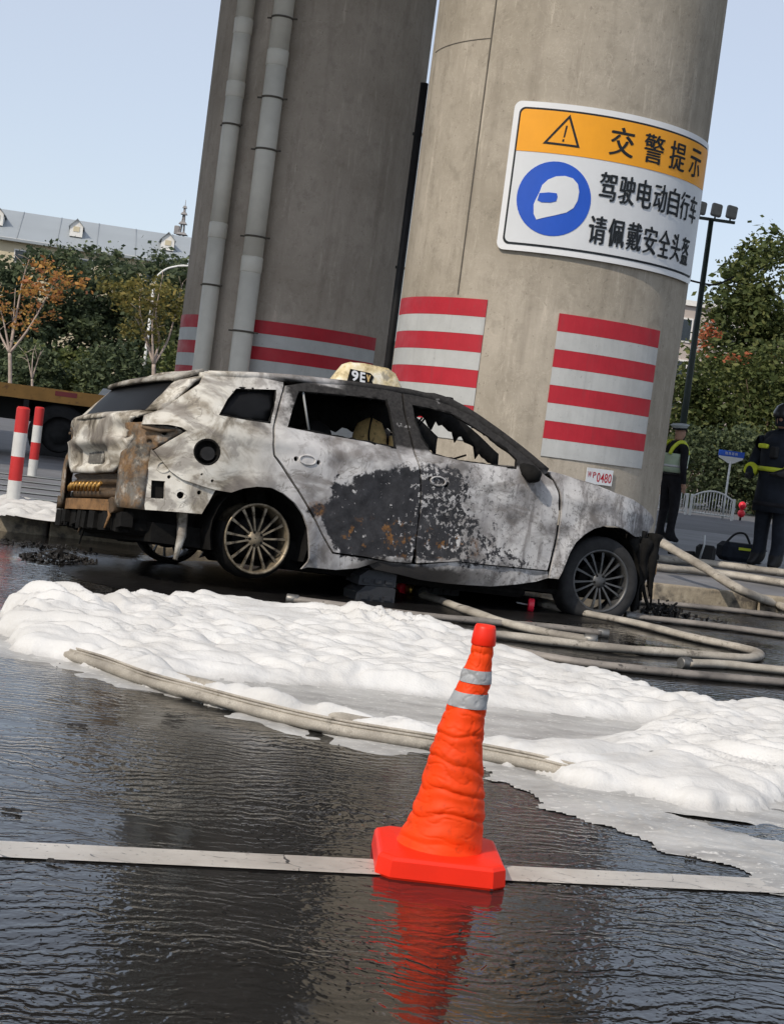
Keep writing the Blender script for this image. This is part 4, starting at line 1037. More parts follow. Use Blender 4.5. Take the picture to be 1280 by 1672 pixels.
def foam_h(x, y, d, f):
    v = Vector((x, y, 0)); wp = Vector((mn.noise(v * 1.4), mn.noise(v * 1.4 + Vector((9, 3, 1))), 0))
    w = v + wp * .30
    b1 = abs(mn.noise(Vector((w.x * 1.3, w.y * 4.0, .3)))); b2 = abs(mn.noise(Vector((w.x * 3.0, w.y * 8.5, 4.1)))); b3 = abs(mn.noise(Vector((w.x * 10, w.y * 13, 8.7))))
    b3b = abs(mn.noise(Vector((w.x * 6.5 + w.y * 5, w.y * 17, 3.3))))
    puff = .95 * math.sqrt(b1 * .6) + .85 * math.sqrt(b2 * .5) + .62 * b3b + .20 * b3 + .03 * mn.noise(Vector((w.x * 40, w.y * 44, 2.2)))
    dd = d + .09 * mn.noise(v * 3.2) + .045 * mn.noise(v * 9) + .012 * mn.noise(v * 24)
    if dd < -.30: return None
    if dd < 0:
        e = dd + .13 * (.55 + 1.2 * mn.noise(v * 2.3 + Vector((5, 2, 0))) + .7 * mn.noise(v * 8) + .35 * mn.noise(v * 21))
        return max(-.008, min(.0022, e * .08))
    thick = .5 - .5 * math.tanh((f + .05 * mn.noise(v * 5)) / .06)
    edge = min(1, dd / (.13 + .06 * mn.noise(v * 2.1))); edge = math.sqrt(max(0, 1 - (1 - edge) ** 2))
    H = .070 + .055 * math.exp(-((x - lump.x) ** 2 / .12 + (y - lump.y) ** 2 / .05)) + .05 * math.exp(-((x - lump2.x) ** 2 / .5 + (y - lump2.y) ** 2 / .3))
    h = H * edge * (.30 + .95 * puff) * thick
    return h - .004 + .008 * min(1, dd / .03) + (1 - thick) * (.004 * b2 + .003 * b3)
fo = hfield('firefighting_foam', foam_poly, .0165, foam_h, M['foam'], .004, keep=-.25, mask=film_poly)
fo.data.materials.append(M['film'])
me = fo.data; co = np.empty(len(me.vertices) * 3); me.vertices.foreach_get('co', co); co = co.reshape(-1, 3)
for p in me.polygons:
    if max(co[i][2] for i in p.vertices) < .019: p.material_index = 1
tag(fo, 'thick white firefighting foam spread over the wet road before the car', 'foam', kind='stuff')
trail_px = [(790, 1246), (870, 1262), (960, 1300), (1040, 1312), (1120, 1340), (1200, 1365), (1300, 1392), (1300, 1452), (1200, 1418), (1110, 1392), (1040, 1372), (1000, 1352), (970, 1335), (900, 1305), (830, 1268)]
def trail_h(x, y, d, _):
    v = Vector((x, y, 0)); dd = d + .12 * mn.noise(v * 4) + .05 * mn.noise(v * 11) + .02 * mn.noise(v * 30)
    if dd < -.05: return None
    return max(-.006, min(.009, -.001 + dd * .09)) * (.7 + abs(mn.noise(v * 22)) * .9)
ft = hfield('foam_trail', G(trail_px), .010, trail_h, M['film'], .0065); tag(ft, 'thin grey white film of foam trailing off beside the cone', 'foam', kind='stuff')
k_px = [(-10, 842), (60, 849), (130, 859), (235, 874), (235, 852), (130, 836), (60, 822), (-10, 812)]
kf = hfield('kerb_foam', [ground(a, b, MEDZ) for a, b in k_px], .03, lambda x, y, d, _: None if d + .05 * mn.noise(Vector((x * 5, y * 5, 0))) < 0 else .004 + .05 * min(1, max(d, 0) / .12) * (.4 + abs(mn.noise(Vector((x * 6, y * 9, 1)))) * 1.4), M['foam'], MEDZ); tag(kf, 'low white foam lying on the pavement behind the kerb', 'foam', kind='stuff')

# ------------------------------------------------------------------ hoses
M['coupling'] = simple('dull_alloy_coupling', (.20, .195, .185), .45, .5, .3, 20, .2, metal=.7)
def hose_obj(name, pts, rad, label, mat='hose', group='fire hoses on the wet road', seam=False, wob=0.0, parts=None):
    P = catmull(pts, 8); o0 = P[0].copy(); o0.z = 0
    t = empty(name, o0)
    L = [p - o0 + Vector((0, 0, wob * mn.noise(p * 2.2))) for p in P]
    MB().tube(L, [rad * (1 + .14 * mn.noise(p * 4) + .07 * mn.noise(p * 13)) for p in P], 14, flat=.66).build('canvas_tube', M[mat], t)
    if seam:
        for dz, dy in ((.62, -.62), (.80, .1)):
            MB().tube([p + Vector((0, dy * rad, dz * rad)) for p in L], .006, 5).build('woven_ridge', M[mat], t)
    for a_, b_ in ((L[0], L[1]), (L[-1], L[-2])):
        d_ = (b_ - a_).normalized(); MB().tube([a_ - d_ * .05, a_ - d_ * .045, a_ + d_ * .02, a_ + d_ * .03], [rad * .80, rad * .92, rad * .92, rad * .7], 14).build('end_coupling', M['coupling'], t)
    return tag(t, label, 'hose', group), o0
gz = lambda L, r_, z=0.0: [ground(a, b, z) + Vector((0, 0, r_ * .66)) for a, b in L]
A_px = [(175, 1066), (130, 1058), (104, 1064), (100, 1074), (170, 1096), (240, 1122), (330, 1147), (400, 1166), (480, 1186), (560, 1203), (700, 1226), (790, 1243), (870, 1259), (930, 1274), (990, 1284), (1060, 1270)]
hose_obj('fire_hose', gz(A_px, .038), .038, 'pale dirty hose along the front edge of the foam, nearer of the pair', seam=True)
hose_obj('fire_hose', [p + Vector((0, 0, .010)) for p in gz([(a, b - 15) for a, b in A_px], .034)], .034, 'pale hose lying against the foam just behind the front hose')
t, o0 = hose_obj('fire_hose', gz([(690, 978), (720, 988), (760, 1003), (830, 1026), (900, 1042), (960, 1052)], .040), .040, 'hose with brass and red coupling ending under the front door')
def at_hose(par, o0, a, b, r0, mat, name):
    MB().tube([a - o0, a * .5 + b * .5 - o0, b - o0], r0, 16).build(name, M[mat], par)
q0, q1 = ground(690, 978) + Vector((0, 0, .04)), ground(650, 966) + Vector((0, 0, .05)); dv = (q1 - q0)
at_hose(t, o0, q0, q0 + dv * .22, .046, 'dark_rubber', 'sleeve'); at_hose(t, o0, q0 + dv * .22, q0 + dv * .48, .052, 'brass', 'brass_ring')
at_hose(t, o0, q0 + dv * .55, q0 + dv * .75, .066, 'red_plastic', 'red_ring'); at_hose(t, o0, q0 + dv * .75, q0 + dv * 1.05, .045, 'galv', 'coupling_end')
hose_obj('fire_hose', gz([(888, 994), (960, 1009), (1040, 1025), (1130, 1048), (1205, 1064), (1236, 1074), (1218, 1082), (1130, 1076), (1000, 1066), (900, 1055), (815, 1045), (760, 1044)], .040), .040, 'hose folded back on itself in a tight bend before the front wheel')
hose_obj('fire_hose', gz([(790, 1060), (900, 1082), (1000, 1096), (1140, 1110), (1300, 1124)], .036), .036, 'sooty hose running behind the right end of the foam', 'hose_dark')
hose_obj('fire_hose', gz([(1120, 1090), (1180, 1092), (1240, 1098), (1300, 1104)], .036), .036, 'short stretch of pale hose right of the tight bend')
hose_obj('fire_hose', gz([(1040, 986), (1120, 994), (1200, 1002), (1300, 1014)], .036), .036, 'hose lying along the foot of the kerb', 'hose_dark')
hose_obj('fire_hose', gz([(1030, 1012), (1120, 1022), (1200, 1032), (1300, 1046)], .036), .036, 'sooty hose between the kerb hose and the tight bend', 'hose_dark')
hose_obj('fire_hose', gz([(480, 985), (640, 1006), (800, 1022), (900, 1030), (980, 1040)], .034), .034, 'dark wet hose lying behind the foam under the coupling', 'hose_dark')
hose_obj('fire_hose', gz([(985, 922), (1085, 934), (1130, 938), (1200, 946), (1300, 962)], .055, MEDZ), .055, 'fat pale hose on the pavement just above the kerb', group='fire hoses on the pavement')
hose_obj('fire_hose', gz([(985, 908), (1080, 919), (1150, 925), (1220, 934), (1300, 944)], .06, MEDZ), .06, 'fat pale hose on the pavement at the firefighter\'s feet', group='fire hoses on the pavement')
hose_obj('suction_hose', [at(1080, 886, 14.6), at(1100, 898, 14.3), at(1150, 927, 13.8), at(1210, 964, 13.2), ground(1270, 1000) + Vector((0, 0, .06)), ground(1330, 1030) + Vector((0, 0, .05))], .055, 'smooth pale hose slanting down from the pavement over the kerb', group='fire hoses on the pavement')
# red cap by the front wheel
rc = ground(865, 1000); t = empty('red_hose_cap', rc)
Mx = Matrix.Rotation(R(90), 3, 'Y')
MB().lathe([(.0, -.02), (.045, -.02), (.048, -.012), (.048, .012), (.045, .02), (.02, .022), (.0, .022)], 18, Mx, (0, 0, .05)).build('cap_body', M['red_plastic'], t)
MB().tube([(-.02, 0, .05), (-.10, 0, .056)], .006, 6).build('pin', M['galv'], t)
tag(t, 'small red round hose cap standing on the road left of the front wheel', 'cap')

# ------------------------------------------------------------------ debris
q = NT('black_underlay', .32, .3); M['underlay'] = q.out(q.ramp(q.noise(6, 6, .65), [(.3, (.004, .004, .004)), (.7, (.014, .013, .013))]), normal=q.bump(q.noise(14, 6, .65), .6, .02))
sl_px = [(120, 908), (230, 915), (420, 918), (700, 948), (960, 990), (1060, 1004), (1050, 1022), (900, 1016), (700, 1000), (500, 984), (330, 972), (190, 962), (110, 940)]
o = hfield('dark_underlay', G(sl_px), .03, lambda x, y, d, _: None if d + .10 * mn.noise(Vector((x * 3, y * 3, 0))) < -.05 else max(-.005, min(.004, -.001 + (d + .10 * mn.noise(Vector((x * 3, y * 3, 0)))) * .06)), M['underlay'], .003)  # black sheet added to darken the road and dull kerb reflections under the car
tag(o, 'added black wet sludge spread on the road under the burnt car', 'underlay', kind='stuff')
def heap(name, px, py, rx, ry, h, n, label, seed):
    rr_ = random.Random(seed); c = ground(px, py); mb = MB()
    for k in range(n):
        a = rr_.uniform(0, 2 * math.pi); d = rr_.random() ** .6
        p = Vector((rx * d * math.cos(a), ry * d * math.sin(a), h * (1 - d) * rr_.random() + .006))
        s_ = rr_.uniform(.005, .022)
        Mx = Matrix.Rotation(rr_.uniform(0, 3), 3, Vector((rr_.uniform(-1, 1), rr_.uniform(-1, 1), 1)).normalized())
        mb.box(p, (s_ * rr_.uniform(1, 3), s_, s_ * rr_.uniform(.15, .6)), Mx, taper=rr_.uniform(.2, .9))
    o = mb.build(name, M['debris']); o.location = c
    return tag(o, label, 'debris', kind='stuff')
heap('burnt_debris', 95, 915, .26, .22, .07, 260, 'heap of charred scraps on the wet road behind the car', 1)
heap('burnt_debris', 70, 893, .40, .22, .02, 110, 'scatter of charred scraps by the kerb behind the car', 2)
heap('burnt_debris', 1085, 1003, .20, .12, .12, 220, 'charred lumps fallen below the missing front bumper', 3)
heap('burnt_debris', 1120, 1010, .35, .15, .03, 60, 'charred scraps strewn right of the front wheel', 4)
rr_ = random.Random(5); mb = MB()
for k in range(150):
    px, py = rr_.uniform(-20, 1300), rr_.uniform(870, 1660); p = ground(px, py); s_ = rr_.uniform(.0012, .003) * (1.8 if rr_.random() < .12 else 1)
    mb.box(p + Vector((0, 0, s_ * .5 + .003)), (s_ * rr_.uniform(1, 4), s_ * rr_.uniform(.8, 1.6), s_), Matrix.Rotation(rr_.uniform(0, 6), 3, 'Z'), taper=.6)
tag(mb.build('road_grit', M['debris']), 'black flecks of soot and grit scattered on the wet road', 'debris', kind='stuff')
for px, py, L, lb in ((115, 1186, .05, 'thin dark scrap floating on the water at left'), (25, 1328, .035, 'charred scrap near the left picture edge above the line'), (95, 1412, .03, 'burnt scrap lying against the white line at left'), (1128, 1404, .015, 'small burnt scrap with pale edge right of the cone')):
    p = ground(px, py); mb = MB(); rr_ = random.Random(px)
    for k in range(6): mb.box((rr_.uniform(-L, L), rr_.uniform(-.2, .2) * L, .005 + rr_.uniform(0, .004)), (L * rr_.uniform(.4, 1.0), L * .25, .006), Matrix.Rotation(rr_.uniform(-.5, .5), 3, 'Z'), taper=.5)
    o = mb.build('burnt_scrap', M['debris']); o.location = p; tag(o, lb, 'scrap', 'burnt scraps on the water')

# ------------------------------------------------------------------ bollards
def bollard(px, py, hgt, rad, label):
    p = ground(px, py, MEDZ); t = empty('striped_bollard', (p.x, p.y, MEDZ - .006)); n = 4
    for k in range(n):
        MB().lathe([(rad, hgt * k / n), (rad, hgt * (k + 1) / n)], 20).build('band', M['bol_white'] if k % 2 == 0 else M['bol_red'], t)
    MB().lathe([(rad, hgt), (rad * .8, hgt + .015), (0, hgt + .018)], 20).build('cap', M['bol_red'], t)
    return tag(t, label, 'bollard', 'red and white bollards on the pavement')
M['bol_red'] = simple('bollard_red', (.52, .03, .03), .5, .4, .1, 6); M['bol_white'] = simple('bollard_white', (.62, .62, .60), .5, .4, .1, 6)
bollard(20, 822, .79, .055, 'nearer and larger red and white bollard at the left edge')
bollard(52, 777, .76, .052, 'farther red and white bollard before the truck wheel')

# ------------------------------------------------------------------ flatbed truck
M['deck_orange'] = simple('weathered_orange_rail', (.50, .26, .07), .6, .35, .2, 3, dirt=(.25, .12, .05)); M['reflector'] = simple('red_reflector', (.30, .03, .03), .4, .5, .1)
M['grey_paint'] = simple('grey_paint', (.33, .34, .35), .6, .4, .1); M['white_paint'] = simple('white_vehicle_paint', (.70, .71, .72), .35, .5, .06)
tw = at(82, 730, 24.0); tw.z = 0
fb = empty('flatbed_truck', tw, R(9))
dz = 1.02
MB().box((.6, .9, dz), (9.0, 2.4, .06)).build('deck', M['black'], fb)
MB().box((.6, -.33, dz + .01), (9.0, .06, .20)).build('side_rail', M['deck_orange'], fb)
for k in range(8):
    MB().box((-3.2 + k * 1.12, -.365, dz + .02 + (.03 if k % 2 else 0)), (.20 if k % 3 else .32, .015, .07)).build('reflector', M['reflector'], fb)
MB().box((.6, 1.0, .76), (8.6, .8, .34)).build('chassis', M['black'], fb)
for k in range(6): MB().box((-3.0 + k * 1.3, .55, .80), (.08, 1.8, .24)).build('cross_beam', M['black'], fb)
MB().box((-1.75, -.1, .60), (1.0, .5, .5), bev=.04).build('tool_locker', M['grey_paint'], fb)
for x in (.12, 1.25, -3.2):
    for y in (-.15, 1.95):
        w_ = empty('wheel'); w_.parent = fb; w_.location = (x, y, .46); w_.rotation_euler = (R(90), 0, 0)
        MB().lathe([(.26, -.12), (.42, -.14), (.46, -.10), (.46, .08), (.42, .13), (.27, .12)], 28).build('tyre', M['dark_rubber'], w_)
        MB().lathe([(.26, .11), (.25, .04), (.14, .03), (.12, .10), (.0, .10)], 20).build('rim', M['dark_rubber'], w_)
MB().tube([(.0, -.30, .98), (.55, -.32, .95)], .02, 6).build('grab_rail', M['galv'], fb)
MB().box((5.9, .9, 1.5), (1.7, 2.3, 2.2), bev=.12).build('cab', M['deck_orange'], fb)
tag(fb, 'flatbed truck with orange side rail and red reflectors behind the bollards', 'truck')
vp = at(352, 700, 31.0); vp.z = 0
van = empty('white_car', vp, R(9)); van.scale = (1, 1, .74)
mb = MB(); mb.prism([(-2.3, .35), (2.3, .35), (2.3, 1.0), (1.7, 1.15), (1.2, 1.70), (-2.2, 1.72), (-2.3, 1.5)], lambda u, v, t_: Vector((u, t_, v)), -.85, .85); mb.build('body', M['white_paint'], van)
MB().box((-.3, -.855, 1.36), (2.6, .012, .38)).build('window', M['black_glass'], van)
for x in (-1.4, 1.4):
    for y in (-.82, .82):
        MB().lathe([(.2, -.08), (.30, -.09), (.32, 0), (.30, .09), (.2, .08)], 20, Matrix.Rotation(R(90), 3, 'X'), (x, y, .32)).build('wheel', M['dark_rubber'], van)
tag(van, 'white car behind the flatbed truck, only its rear roof end showing', 'car')

# ------------------------------------------------------------------ people
M['cloth_black'] = simple('black_cloth', (.014, .014, .017), .85, .2, .35, 12, .2); M['cloth_navy'] = simple('navy_turnout_cloth', (.012, .016, .024), .8, .25, .4, 10, .3)
M['skin'] = simple('skin', (.36, .21, .15), .6, .3, .1, 10); M['cap_grey'] = simple('pale_cap', (.42, .46, .47), .6, .3, .08)
M['vest_green'] = simple('pale_reflective_vest', (.42, .52, .38), .5, .4, .12, 8); M['vest_yellow'] = simple('lime_yellow', (.55, .62, .04), .5, .4, .1, 8)
M['silver'] = simple('silver_tape', (.55, .57, .58), .4, .5, .08); M['helmet'] = simple('dark_helmet', (.02, .022, .025), .3, .5, .2)
def skin_body(name, edges, V, parent, zones):
    """V: name->(pos, radius or (rx,ry)); edges: name pairs; root is 'pelvis'"""
    names = list(V); me = bpy.data.meshes.new(name)
    me.from_pydata([tuple(V[k][0]) for k in names], [(names.index(a), names.index(b)) for a, b in edges], [])
    o = bpy.data.objects.new(name, me); COL.objects.link(o)
    sm = o.modifiers.new('skin', 'SKIN'); sm.use_smooth_shade = True
    lay = me.skin_vertices[0].data if me.skin_vertices else None
    if lay is None:
        bm = bmesh.new(); bm.from_mesh(me); bm.verts.layers.skin.verify(); bm.to_mesh(me); bm.free(); lay = me.skin_vertices[0].data
    for i, k in enumerate(names):
        r_ = V[k][1]; lay[i].radius = r_ if isinstance(r_, tuple) else (r_, r_); lay[i].use_root = (k == 'pelvis')
    ss_ = o.modifiers.new('sub', 'SUBSURF'); ss_.levels = 2; ss_.render_levels = 2
    dg = bpy.context.evaluated_depsgraph_get(); dg.update()
    nm = bpy.data.meshes.new_from_object(o.evaluated_get(dg)); nm.name = name
    bpy.data.objects.remove(o); bpy.data.meshes.remove(me)
    nm.materials.clear()
    for m_, _ in zones: nm.materials.append(m_)
    for p in nm.polygons:
        c = p.center; p.use_smooth = True
        for i, (m_, fn) in enumerate(zones):
            if fn(c): p.material_index = i; break
    b = bpy.data.objects.new(name, nm); COL.objects.link(b); b.parent = parent; return b
def human(parent, pose, bulk=0.0, zones=None):
    """figure facing +X, feet at z=0; pose overrides joint positions"""
    B = bulk
    V = dict(pelvis=((0, 0, .96), (.15 + B, .13 + B)), waist=((0, 0, 1.08), (.14 + B, .12 + B)), chest=((.01, 0, 1.30), (.165 + B, .125 + B)), collar=((0, 0, 1.45), (.09 + B * .5, .085 + B * .5)),
             neck=((.01, 0, 1.53), (.055, .055)), jaw=((.035, 0, 1.60), (.068, .075)), skull=((.02, 0, 1.68), (.080, .092)), crown=((.01, 0, 1.745), (.055, .065)), nose=((.115, 0, 1.645), (.014, .014)))
    E_ = [('pelvis', 'waist'), ('waist', 'chest'), ('chest', 'collar'), ('collar', 'neck'), ('neck', 'jaw'), ('jaw', 'skull'), ('skull', 'crown'), ('skull', 'nose')]
    for s_, n in ((1, 'l'), (-1, 'r')):
        V.update({n + 'sh': ((0, s_ * .19, 1.43), .062 + B * .6), n + 'el': ((-.03, s_ * .25, 1.15), .048 + B * .5), n + 'wr': ((.03, s_ * .25, .91), .034 + B * .4), n + 'palm': ((.045, s_ * .25, .84), (.020, .036)),
                  n + 'hip': ((0, s_ * .095, .90), .095 + B * .6), n + 'kn': ((.02, s_ * .11, .50), .066 + B * .5), n + 'an': ((-.01, s_ * .115, .10), .050 + B * .4), n + 'heel': ((-.05, s_ * .115, .05), .042), n + 'toe': ((.16, s_ * .13, .035), (.040, .034))})
        E_ += [('collar', n + 'sh'), (n + 'sh', n + 'el'), (n + 'el', n + 'wr'), (n + 'wr', n + 'palm'), ('pelvis', n + 'hip'), (n + 'hip', n + 'kn'), (n + 'kn', n + 'an'), (n + 'an', n + 'heel'), (n + 'an', n + 'toe')]
    V.update({k: (v, V[k][1]) for k, v in pose.items()})
    for n in 'lr':
        p = Vector(V[n + 'palm'][0]); w_ = Vector(V[n + 'wr'][0]); d = (p - w_).normalized(); sx = Vector((1, 0, 0)); sx = (sx - d * sx.dot(d)).normalized()
        for i, (o_, L) in enumerate(((-.028, .062), (-.010, .075), (.010, .080), (.028, .070))):
            a = p + sx * o_ + d * .02; V[f'{n}f{i}a'] = (a + d * L * .5, .0095); V[f'{n}f{i}b'] = (a + d * L + Vector((0, 0, .004)) + sx * .006, .0085)
            E_ += [(n + 'palm', f'{n}f{i}a'), (f'{n}f{i}a', f'{n}f{i}b')]
        a = p + sx * .045 - d * .01; V[n + 'th'] = (a + d * .03, .010); E_.append((n + 'palm', n + 'th'))
    return skin_body('body', E_, V, parent, zones)
# police officer, facing right and away
pp = at(1081, 900, 21.6); pz = MEDZ if pp.dot(E2) < KB + MEDW else 0
pol = empty('person', (pp.x, pp.y, pz), R(30)); pol.scale = (.95, .95, .905)
hand_far = lambda c: c.z < .90 and abs(c.y) > .19 and c.z > .66
human(pol, dict(lel=(-.06, .29, 1.17), lwr=(.08, .26, .98), lpalm=(.12, .24, .93), rel=(-.07, -.29, 1.16), rwr=(-.02, -.28, .92), rpalm=(-.01, -.28, .85)),
      .012, [(M['skin'], lambda c: c.z > 1.535 or (c.z < .90 and abs(c.y) > .215 and c.z > .6)), (M['cloth_black'], lambda c: True)])
def ringshell(name, rings, mat, parent, n=28):
    mb = MB(); mb.add([(cx + rx * math.cos(2 * math.pi * k / n), ry * math.sin(2 * math.pi * k / n), z) for z, cx, rx, ry in rings for k in range(n)],
                      [(i * n + k, i * n + (k + 1) % n, i * n + n + (k + 1) % n, i * n + n + k) for i in range(len(rings) - 1) for k in range(n)], True)
    o = mb.build(name, mat, parent); solid(o, .01); return o
ringshell('reflective_vest', [(1.05, 0, .175, .205), (1.12, 0, .172, .203), (1.22, 0, .185, .212), (1.30, 0, .192, .215), (1.335, 0, .188, .212)], M['vest_green'], pol)
ringshell('vest_tape', [(1.13, 0, .180, .210), (1.165, 0, .183, .212)], M['silver'], pol)
for s_ in (-1, 1):
    MB().tube(catmull([(-.185, s_ * .10, 1.32), (-.15, s_ * .115, 1.42), (-.05, s_ * .12, 1.505), (.06, s_ * .115, 1.49), (.165, s_ * .09, 1.34)], 5), .034, 8, flat=.45).build('vest_strap', M['vest_yellow'], pol)
MB().lathe([(.16, 1.005), (.18, 1.01), (.18, 1.05), (.16, 1.055)], 24).build('belt', M['black'], pol)
mb = MB(); mb.lathe([(.098, 0), (.104, .03), (.135, .062), (.140, .072), (.10, .088), (.0, .095)], 24, Matrix.Rotation(R(-7), 3, 'Y'), (.015, 0, 1.70)); mb.build('peaked_cap', M['cap_grey'], pol)
mb = MB(); mb.lathe([(.101, 0), (.105, .028)], 24, Matrix.Rotation(R(-7), 3, 'Y'), (.015, 0, 1.698)); mb.build('cap_band', M['cloth_black'], pol)
MB().add([(.085, -.08, 1.70), (.125, -.05, 1.69), (.165, 0, 1.675), (.125, .05, 1.69), (.085, .08, 1.70), (.085, -.08, 1.708), (.125, -.05, 1.698), (.165, 0, 1.683), (.125, .05, 1.698), (.085, .08, 1.708)], [(0, 1, 2, 3, 4), (9, 8, 7, 6, 5), (0, 5, 6, 1), (1, 6, 7, 2), (2, 7, 8, 3), (3, 8, 9, 4)]).build('cap_peak', M['black'], pol)
tag(pol, 'person in black uniform, pale cap and pale green reflective vest beside the pillar', 'person')
# firefighter at the right edge, facing left
fp_ = at(1250, 930, 18.2)
fir = empty('person', (fp_.x, fp_.y, MEDZ), R(225)); fir.scale = (1.06, 1.06, 1.04)
human(fir, dict(lel=(.05, .31, 1.18), lwr=(.24, .20, 1.05), lpalm=(.31, .16, 1.04), rel=(.02, -.31, 1.16), rwr=(.20, -.24, 1.0), rpalm=(.27, -.20, .98), jaw=(.05, 0, 1.585), skull=(.035, 0, 1.665), crown=(.03, 0, 1.73), nose=(.13, 0, 1.63)),
      .05, [(M['skin'], lambda c: c.z > 1.55 and c.x > .02), (M['black'], lambda c: c.z < .16 or (c.x > .24 and .9 < c.z < 1.12)), (M['cloth_navy'], lambda c: True)])
ringshell('coat', [(.62, 0, .235, .235), (.80, 0, .225, .225), (1.0, 0, .215, .215), (1.2, 0, .225, .225), (1.38, 0, .21, .23), (1.48, 0, .12, .15)], M['cloth_navy'], fir)
for z, h_ in ((1.06, .05), (.68, .05)):
    ringshell('reflective_stripe', [(z, 0, .236, .238), (z + h_, 0, .236, .238)], M['vest_yellow'] if z > 1 else M['cloth_black'], fir)
for p, r_ in (((.15, -.255, 1.07), .078), ((.17, .235, 1.10), .078)):
    MB().tube([Vector(p) - Vector((.03, 0, .02)), Vector(p) + Vector((.03, 0, -.0))], r_, 14).build('cuff_stripe', M['vest_yellow'], fir)
MB().box((.22, -.10, 1.33), (.05, .12, .05), bev=.012).build('chest_patch', M['vest_yellow'], fir)
MB().box((.235, .05, 1.27), (.06, .09, .13), bev=.015).build('radio', M['dark_rubber'], fir)
MB().tube([(-.27, 0, .98), (-.29, 0, 1.02), (-.29, 0, 1.40), (-.27, 0, 1.46), (-.26, 0, 1.48)], [.05, .08, .08, .06, .03], 16).build('air_cylinder', M['black'], fir)
MB().lathe([(.128, 0), (.135, .01), (.128, .06), (.10, .12), (.05, .155), (.0, .16)], 24, None, (.035, 0, 1.665)).build('helmet', M['helmet'], fir)
MB().lathe([(.112, -.10), (.118, -.02), (.128, .0)], 24, None, (.0, 0, 1.665)).build('neck_guard', M['cloth_navy'], fir)
tag(fir, 'person in dark firefighting suit with lime yellow stripes at the right edge', 'person')
# rescue gear on the pavement
gp = ground(1192, 917, MEDZ)
gear = empty('equipment_bag', (gp.x, gp.y, MEDZ), R(10))
MB().box((.12, 0, .12), (.55, .28, .22), bev=.05).build('bag_body', M['cloth_navy'], gear); MB().box((.15, -.145, .17), (.25, .012, .03)).build('yellow_tape', M['vest_yellow'], gear)
MB().tube(catmull([(-.08, 0, .22), (.02, 0, .33), (.14, 0, .34), (.22, 0, .22)], 5), .014, 6).build('handle', M['black'], gear)
MB().box((.33, -.16, .10), (.10, .02, .14), bev=.008).build('label_patch', M['silver'], gear)
tag(gear, 'dark equipment bag with yellow tape on the pavement by the firefighter', 'bag')
gp = ground(1150, 917, MEDZ); tool = empty('cutting_tool', (gp.x, gp.y, MEDZ), R(-15))
MB().box((0, 0, .10), (.22, .18, .18), bev=.03).build('motor', M['black'], tool); MB().tube([(-.05, -.1, .02), (-.02, -.11, .20), (-.03, -.11, .30)], .012, 6).build('pale_handle', M['silver'], tool)
MB().tube([(-.12, 0, .06), (-.30, .02, .05), (-.42, .02, .04)], [.04, .03, .012], 8).build('blade_arm', M['black'], tool); MB().lathe([(.0, .0), (.05, .0), (.05, .03), (.0, .03)], 12, None, (-.28, -.03, .0)).build('foot', M['galv'], tool)
tag(tool, 'dark power tool with a pale handle lying left of the equipment bag', 'tool')

# ------------------------------------------------------------------ street furniture on the right
M['fence_white'] = simple('white_fence_paint', (.72, .72, .70), .5, .4, .06)
fc = ground(1160, 846); FD = fc.y
def fence_panel(c, w_, label):
    t = empty('guard_fence', (c.x, c.y, 0), R(-6))
    h0, h1 = .50, .72
    top = [(-w_ / 2 + w_ * k / 16, 0, h0 + (h1 - h0) * math.sin(math.pi * k / 16) ** .8) for k in range(17)]
    MB().tube(top, .022, 8).build('top_rail', M['fence_white'], t); MB().tube([(-w_ / 2, 0, .10), (w_ / 2, 0, .10)], .022, 8).build('bottom_rail', M['fence_white'], t)
    for k in range(1, 14):
        x = -w_ / 2 + w_ * k / 14; z = h0 + (h1 - h0) * math.sin(math.pi * k / 14) ** .8
        MB().tube([(x, 0, .10), (x, 0, z)], .012, 6).build('baluster', M['fence_white'], t)
    for s_ in (-1, 1): MB().box((s_ * w_ / 2, 0, .28), (.075, .075, .60), bev=.01).build('post', M['fence_white'], t)
    return tag(t, label, 'fence', 'low white arched fence panels')
wpx = (ground(1194, 850) - ground(1126, 841)).length
fence_panel(fc, wpx, 'white arched fence panel under the blue street sign')
f2 = fc - Vector((wpx + .12, -.1, 0)); fence_panel(f2, wpx, 'white arched fence panel partly hidden by the police officer')
sp_ = ground(1180, 843); ss = empty('street_sign', (sp_.x, FD + .15, 0), R(4)); ss.location.x = at(1180, 843, FD + .15).x; k = sp_.y / 2600.
zt = at(1190, 738, FD + .15).z
MB().tube([(0, 0, 0), (0, 0, zt - .24)], .028, 10).build('post', M['fence_white'], ss)
MB().prism([(-.06, zt - .30), (.06, zt - .30), (.33, zt - .16), (.33, zt - .12), (-.33, zt - .12), (-.33, zt - .16)], lambda u, v, t_: Vector((u, t_, v)), -.02, .02).build('bracket', M['fence_white'], ss)
MB().box((0, 0, zt - .04), (.70, .03, .155)).build('name_plate', M['sign_blue'], ss)
for i, x in enumerate((-.14, -.05, .04, .13)):
    V_, F_ = glyph_mesh('路'); V_ = centred(V_)
    MB().add([(x + p[0] * .07, -.018, zt - .035 + p[1] * .075) for p in V_], F_).build('letter', M['sign_white'], ss)
tag(ss, 'blue street name sign on a white post behind the fence', 'sign')
rl = ground(1208, 850); t = empty('red_lamp_post', (rl.x, rl.y, 0)); M['red_lens'] = simple('red_lens', (.80, .02, .04), .35, .5, .08)
MB().tube([(0, 0, 0), (0, 0, .50)], .03, 8).build('post', M['black'], t)
for z in (.20, .42): MB().lathe([(.0, -.12), (.08, -.08), (.11, .0), (.08, .08), (.0, .12)], 16, None, (0, -.05, z)).build('red_lens', M['red_lens'], t)
tag(t, 'two round red lamps one above the other beside the white fence', 'lamp')
